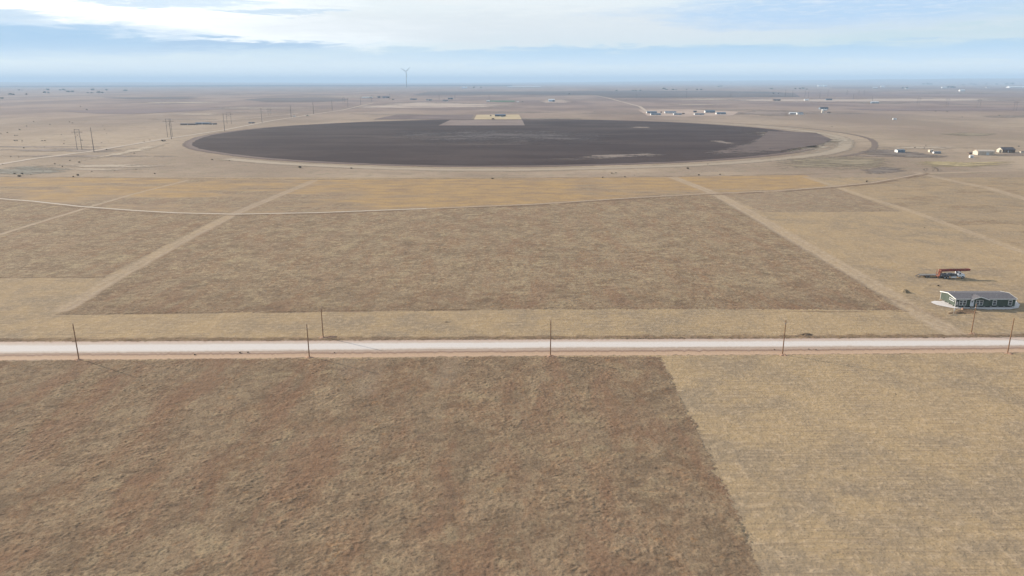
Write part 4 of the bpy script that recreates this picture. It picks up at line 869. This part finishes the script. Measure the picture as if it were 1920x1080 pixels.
for x, y, w in ((1667, 153.5, 7), (1675, 153.6, 7), (1683, 153.6, 6), (1693, 153.5, 7), (1699, 153, 7), (1731, 159, 7), (1739, 159, 8), (1745, 159, 6), (1776, 164.8, 7), (1783, 165, 8), (1789, 165, 6), (1721, 156, 5), (1767, 155.5, 5), (1795, 155, 6), (1806, 159.5, 5), (1821, 158.8, 6), (1828, 159.5, 6), (1849, 159, 5), (1868, 159.2, 7), (1887, 159, 7), (1899, 159, 9),
                (1169, 157, 6), (1180, 157, 5), (1213, 155.5, 5), (1219, 155.5, 6), (1228, 155.5, 5), (1255, 156, 7), (1262, 156, 6), (1278, 156.2, 6), (1285, 156, 5), (1305, 155.5, 6), (1319, 155, 5), (1329, 154.5, 5), (1338, 155, 6), (1357, 155, 6), (1364, 155.2, 6), (1371, 155, 5), (1402, 154.8, 5), (1435, 155, 6), (1447, 154.8, 5), (1487, 154.6, 6), (1528, 154.2, 6), (1591, 153.8, 6), (1600, 153.6, 7), (1608, 153.6, 5), (1700, 166, 6), (1693, 166, 5), (1104, 156.5, 5), (1118, 156.6, 5), (1134, 156.4, 4)):
    place_tree(*FR, (x, y), w*1.1, w*.42)
MF = ('dark tree beside the scattered farms above the long dark field', 'trees above the long dark field')
for x, y, w in ((1156, 171.5, 7), (1187, 171, 6), (1192, 171, 5), (1200, 170.5, 5), (1245, 168, 8), (1250, 169, 5), (1262, 169.3, 6), (1268, 169.3, 4), (1287, 168.5, 4), (1307, 169.4, 6), (1314, 169.4, 6), (1352, 162.8, 6), (1347, 163.2, 5), (1446, 168, 7), (1500, 167.2, 6), (1506, 167.3, 8), (1513, 168, 4), (1491, 167.3, 5), (1450, 176, 5), (1460, 176, 4)):
    place_tree(*MF, (x, y), w, w*.42)
MC = ('small dark tree by the low farm roofs near the pole line', 'trees by the low farm roofs')
for x, y, w in ((694, 184, 4), (728, 183.5, 4), (737, 187.8, 5), (806, 189, 4), (846, 186.5, 4), (980, 191.6, 4), (776, 187.5, 4), (1067, 177.5, 5), (889, 165.4, 6), (902, 165.6, 5)):
    place_tree(*MC, (x, y), w, w*.45)
SB = 'low mesquite shrubs on the grassland at left'
shr = thing('shrub', 'small dark shrub dotted on the pale grassland at left', 'shrub', (0, 0, 0), 0, SB)
crown(9, 2.4, 1.5, .1, 200, .17).build('crown', brush, shr); sm = MB()
for k in range(6): a = k*1.05; sm.tube([(0, 0, -.05), (math.cos(a)*.7, math.sin(a)*.7, .9)], [.06, .02], 5)
sm.build('stem', bark, shr)
pts = [(37, 243.5, 4), (28, 254.5, 4), (32, 254.5, 3), (28, 264.5, 5), (32, 264, 4), (41.5, 264.5, 4), (41, 267, 2.5), (45, 278, 4), (79, 264.5, 4), (84, 264.5, 4), (83, 276, 2.5), (94, 234, 3), (63, 228.5, 3), (50, 237, 3.5), (102.5, 308, 4.5), (112, 310, 3), (117, 313, 4.5), (131, 301.5, 5), (148.5, 305, 5.5), (28, 326.5, 6), (42, 326.5, 6), (37, 331.5, 9), (58, 327.5, 4),
       (120.6, 264, 2.2), (113, 270, 2), (120, 270, 3), (115, 253, 2.5), (5, 308.5, 3), (20, 294, 3.5), (35, 295, 3), (81, 321.5, 3), (146, 329.5, 8), (137.5, 332, 5), (13.6, 249, 3.5), (2, 251.5, 3.5), (153.7, 263.5, 4.5), (190.7, 268, 2.5), (199.5, 281, 4), (203, 265, 2), (281, 263, 3), (270.6, 265.5, 3), (305, 265, 8), (309, 264.5, 5), (251.7, 288, 5), (200, 250.5, 2.5), (196, 243, 2.5), (193, 236, 2),
       (163, 206.5, 5), (151, 200, 3), (130, 229, 3), (136, 231, 3), (215, 320, 3), (172, 322, 4), (290, 326, 5), (255, 318, 3), (563, 315, 8), (659, 316, 6), (398, 300, 6), (430, 302, 4)]
first = True
def put_shrub(x, y, w, label=None, group=None):
    global first
    p = P(x, y); s = w*mpp(p)/2.6; sz = s*random.uniform(.55, .8)
    if first: shr.location = p; shr.scale = (s, s, sz); first = False
    else: dup(shr, p, random.random()*6, label, group, (s, s, sz))
for q in pts: put_shrub(*q)
for x, y, w in ((1115, 209.5, 3), (1166, 191.5, 2.5), (1147, 325.5, 5), (1155, 324.5, 4), (1290, 317, 7), (1327, 308, 3), (1190, 329, 3), (923, 335.5, 7), (1172, 332.5, 6), (1130, 333.5, 5), (1310, 329, 6), (1350, 328, 5), (1754, 209, 3), (1776, 209.5, 3.5), (1874, 217.5, 4), (1804, 220, 3), (1715, 277.5, 4), (1736, 273, 3), (1733, 278, 3.5), (1513, 302, 3), (1625, 341, 6), (1560, 238, 3), (1910, 275, 5), (1390, 247.5, 3)):
    put_shrub(x, y, w, 'small dark shrub dotted on the open ground right of centre', 'low shrubs right of centre')
for x, y, w in ((1650, 395, 4), (1733, 427, 3.5), (1679, 739.5, 5), (1897, 840, 3), (1759, 536.5, 6), (1744, 535, 3), (1452, 655.5, 4), (1516, 655, 4), (1530, 656, 4), (365, 665.5, 5), (450, 662, 7), (465, 661.5, 6), (627, 661.5, 4)):
    put_shrub(x, y, w, 'small dry weed clump on the near fields or road verge', 'weed clumps near the road')
# leafless brush by the track junction
def bare(seed, h):
    r = random.Random(seed); m = MB()
    def grow(p, d, L, rad, lv):
        q = p+d*L; m.tube([p, q], [rad, rad*.6], 5, False)
        if lv < 4:
            for _ in range(3):
                grow(q, (d+Vector((r.gauss(0, .55), r.gauss(0, .55), r.gauss(.1, .3)))).normalized(), L*.68, rad*.55, lv+1)
    for k in range(4): grow(Vector((0, 0, -.1)), Vector((r.gauss(0, .5), r.gauss(0, .5), 1)).normalized(), h*.32, .14, 0)
    return m
twig = paint('grey twig', (.24, .2, .16), .9, .2)
for k, (x, y, h, lab) in enumerate(((1736, 321.5, 4.0, 'leafless dark bush at the left of the track junction'), (1749, 320.5, 5.2, 'leafless pale tree, tallest at the track junction'), (1759, 321, 4.2, 'leafless bush right of the tallest bare tree'))):
    t = thing('bare_tree', lab, 'tree', P(x, y)); bare(40+k, h).build('branches', twig, t)
    MB().tube([(0, 0, -.2), (0, 0, h*.12)], [.25, .2], 7).build('trunk', twig, t)

# ------------------------------------------------------------------ sky, sun, air
SUN_EL = 21.0; sd = Vector((-.86, .51, 0)).normalized(); SUN_ROT = math.atan2(sd.x, sd.y)
W = bpy.data.worlds.new('World'); bpy.context.scene.world = W; W.use_nodes = True; W.node_tree.nodes.clear(); nt = NT(W.node_tree)
out = nt.new('ShaderNodeOutputWorld'); bg = nt.new('ShaderNodeBackground'); nt.l.new(bg.outputs[0], out.inputs[0]); bg.inputs[1].default_value = .1
sky = nt.new('ShaderNodeTexSky', sky_type='NISHITA', sun_disc=False); sky.sun_elevation = R(SUN_EL); sky.sun_rotation = SUN_ROT; sky.altitude = 1100; sky.air_density = 1.0; sky.dust_density = .6; sky.ozone_density = 1.5
tc = nt.new('ShaderNodeTexCoord').outputs['Generated']; sx = nt.new('ShaderNodeSeparateXYZ'); nt.put(sx.inputs[0], tc)
az = nt.math('ARCTAN2', sx.outputs[0], sx.outputs[1]); el = nt.math('ARCSINE', sx.outputs[2])
cv = nt.new('ShaderNodeCombineXYZ'); nt.put(cv.inputs[0], nt.math('MULTIPLY', az, 2.2)); nt.put(cv.inputs[1], nt.math('MULTIPLY', el, 22)); cv = cv.outputs[0]
w1 = nt.noise(cv, 1.6, 5, .6); w2 = nt.noise(cv, 4.5, 6, .65, .6); w3 = nt.noise(cv, 14, 5, .7, .8)
du = nt.math('MULTIPLY_ADD', w1, .30, -.15); du = nt.math('ADD', du, nt.math('MULTIPLY_ADD', w2, .20, -.10)); dv = nt.math('MULTIPLY_ADD', w2, .034, -.017); dv = nt.math('ADD', dv, nt.math('MULTIPLY_ADD', w3, .012, -.006))
U = nt.math('ADD', az, du); Vv = nt.math('ADD', el, dv)
def px_az(px): return math.atan((px-960)/(F*math.cos(PITCH)+0))
def px_el(py): return math.atan((540-py)/F)-PITCH
def blob(px, py, rx, ry, soft=.9):
    cu, cv_ = px_az(px), px_el(py); ru, rv = rx/F, ry/F
    a = nt.math('DIVIDE', nt.math('SUBTRACT', U, cu), ru); b_ = nt.math('DIVIDE', nt.math('SUBTRACT', Vv, cv_), rv)
    d = nt.math('ADD', nt.math('MULTIPLY', a, a), nt.math('MULTIPLY', b_, b_)); return nt.step(d, 1+soft, 1-soft if soft < 1 else 0)
K = 9.0
hazec = (.36*K, .46*K, .53*K); bluec = (.27*K, .41*K, .56*K); whitec = (.60*K, .62*K, .62*K); greyc = (.49*K, .53*K, .56*K)
skyc = nt.mix(nt.step(el, -.01, .5, .8, .35), sky.outputs[0], hazec)
gen = nt.step(nt.math('ADD', w1, nt.math('MULTIPLY', w2, .4)), .58, .86)
skyc = nt.mix(nt.math('MULTIPLY', gen, nt.step(el, .03, .12, .25, .8)), skyc, greyc)
for (a, col, s) in ((blob(560, 20, 900, 62), whitec, .75), (blob(60, 12, 420, 50), (.85*K, .86*K, .85*K), .95), (blob(480, 62, 340, 26), (.75*K, .76*K, .76*K), .8), (blob(1050, 55, 460, 30), greyc, .75), (blob(1500, 52, 330, 10), greyc, .6),
                    (blob(80, 84, 230, 30), bluec, .95), (blob(330, 92, 300, 13), bluec, .8), (blob(470, 88, 130, 7), (.25*K, .37*K, .52*K), .75), (blob(370, 16, 150, 7), (.33*K, .45*K, .57*K), .7), (blob(560, 28, 90, 4), (.33*K, .45*K, .57*K), .7), (blob(70, 46, 70, 6), (.35*K, .46*K, .57*K), .7),
                    (blob(1480, 30, 280, 26), (.31*K, .44*K, .60*K), .85), (blob(1850, 6, 260, 22), (.33*K, .45*K, .60*K), .75), (blob(1350, 106, 760, 15), (.24*K, .40*K, .56*K), .9), (blob(560, 112, 330, 15), (.43*K, .51*K, .56*K), .5)):
    skyc = nt.mix(nt.math('MULTIPLY', a, s), skyc, col)
wisps = nt.step(w3, .45, .75); skyc = nt.mix(nt.math('MULTIPLY', wisps, nt.step(el, .04, .085, 0, .5)), skyc, whitec)
skyc = nt.mix(nt.step(el, .055, .0, 0, .85), skyc, (.62*K, .68*K, .71*K)); nt.put(bg.inputs[0], skyc)

sl_ = bpy.data.lights.new('sun', 'SUN'); sl_.energy = 4.3; sl_.angle = R(1.0); sl_.color = (1, .90, .76); so = bpy.data.objects.new('sun', sl_); C.objects.link(so)
dirv = Vector((sd.x*math.cos(R(SUN_EL)), sd.y*math.cos(R(SUN_EL)), math.sin(R(SUN_EL)))); so.rotation_euler = dirv.to_track_quat('Z', 'Y').to_euler(); so.location = dirv*300

hz = MB().box(-43500, 43500, -43500, 43500, -2, 262); hm = bpy.data.materials.new('haze'); hm.use_nodes = True; hm.node_tree.nodes.clear(); ht = NT(hm.node_tree)
ho = ht.new('ShaderNodeOutputMaterial'); pv_ = ht.new('ShaderNodeVolumePrincipled'); pv_.inputs['Color'].default_value = (.56, .76, 1.0, 1); pv_.inputs['Density'].default_value = 8e-5; pv_.inputs['Anisotropy'].default_value = 0.0
ht.l.new(pv_.outputs[0], ho.inputs['Volume']); hzo = hz.build('haze', hm); hzo['kind'] = 'stuff'; hzo['label'] = 'pale blue haze over the distant plain'; hzo['category'] = 'haze'

sc = bpy.context.scene; sc.view_settings.view_transform = 'Standard'; sc.view_settings.look = 'None'; sc.view_settings.exposure = .82; sc.view_settings.gamma = 1
sc.render.engine = 'CYCLES'; sc.cycles.volume_bounces = 0; sc.cycles.max_bounces = 4; sc.cycles.diffuse_bounces = 2; sc.cycles.use_denoising = True; sc.cycles.transparent_max_bounces = 40
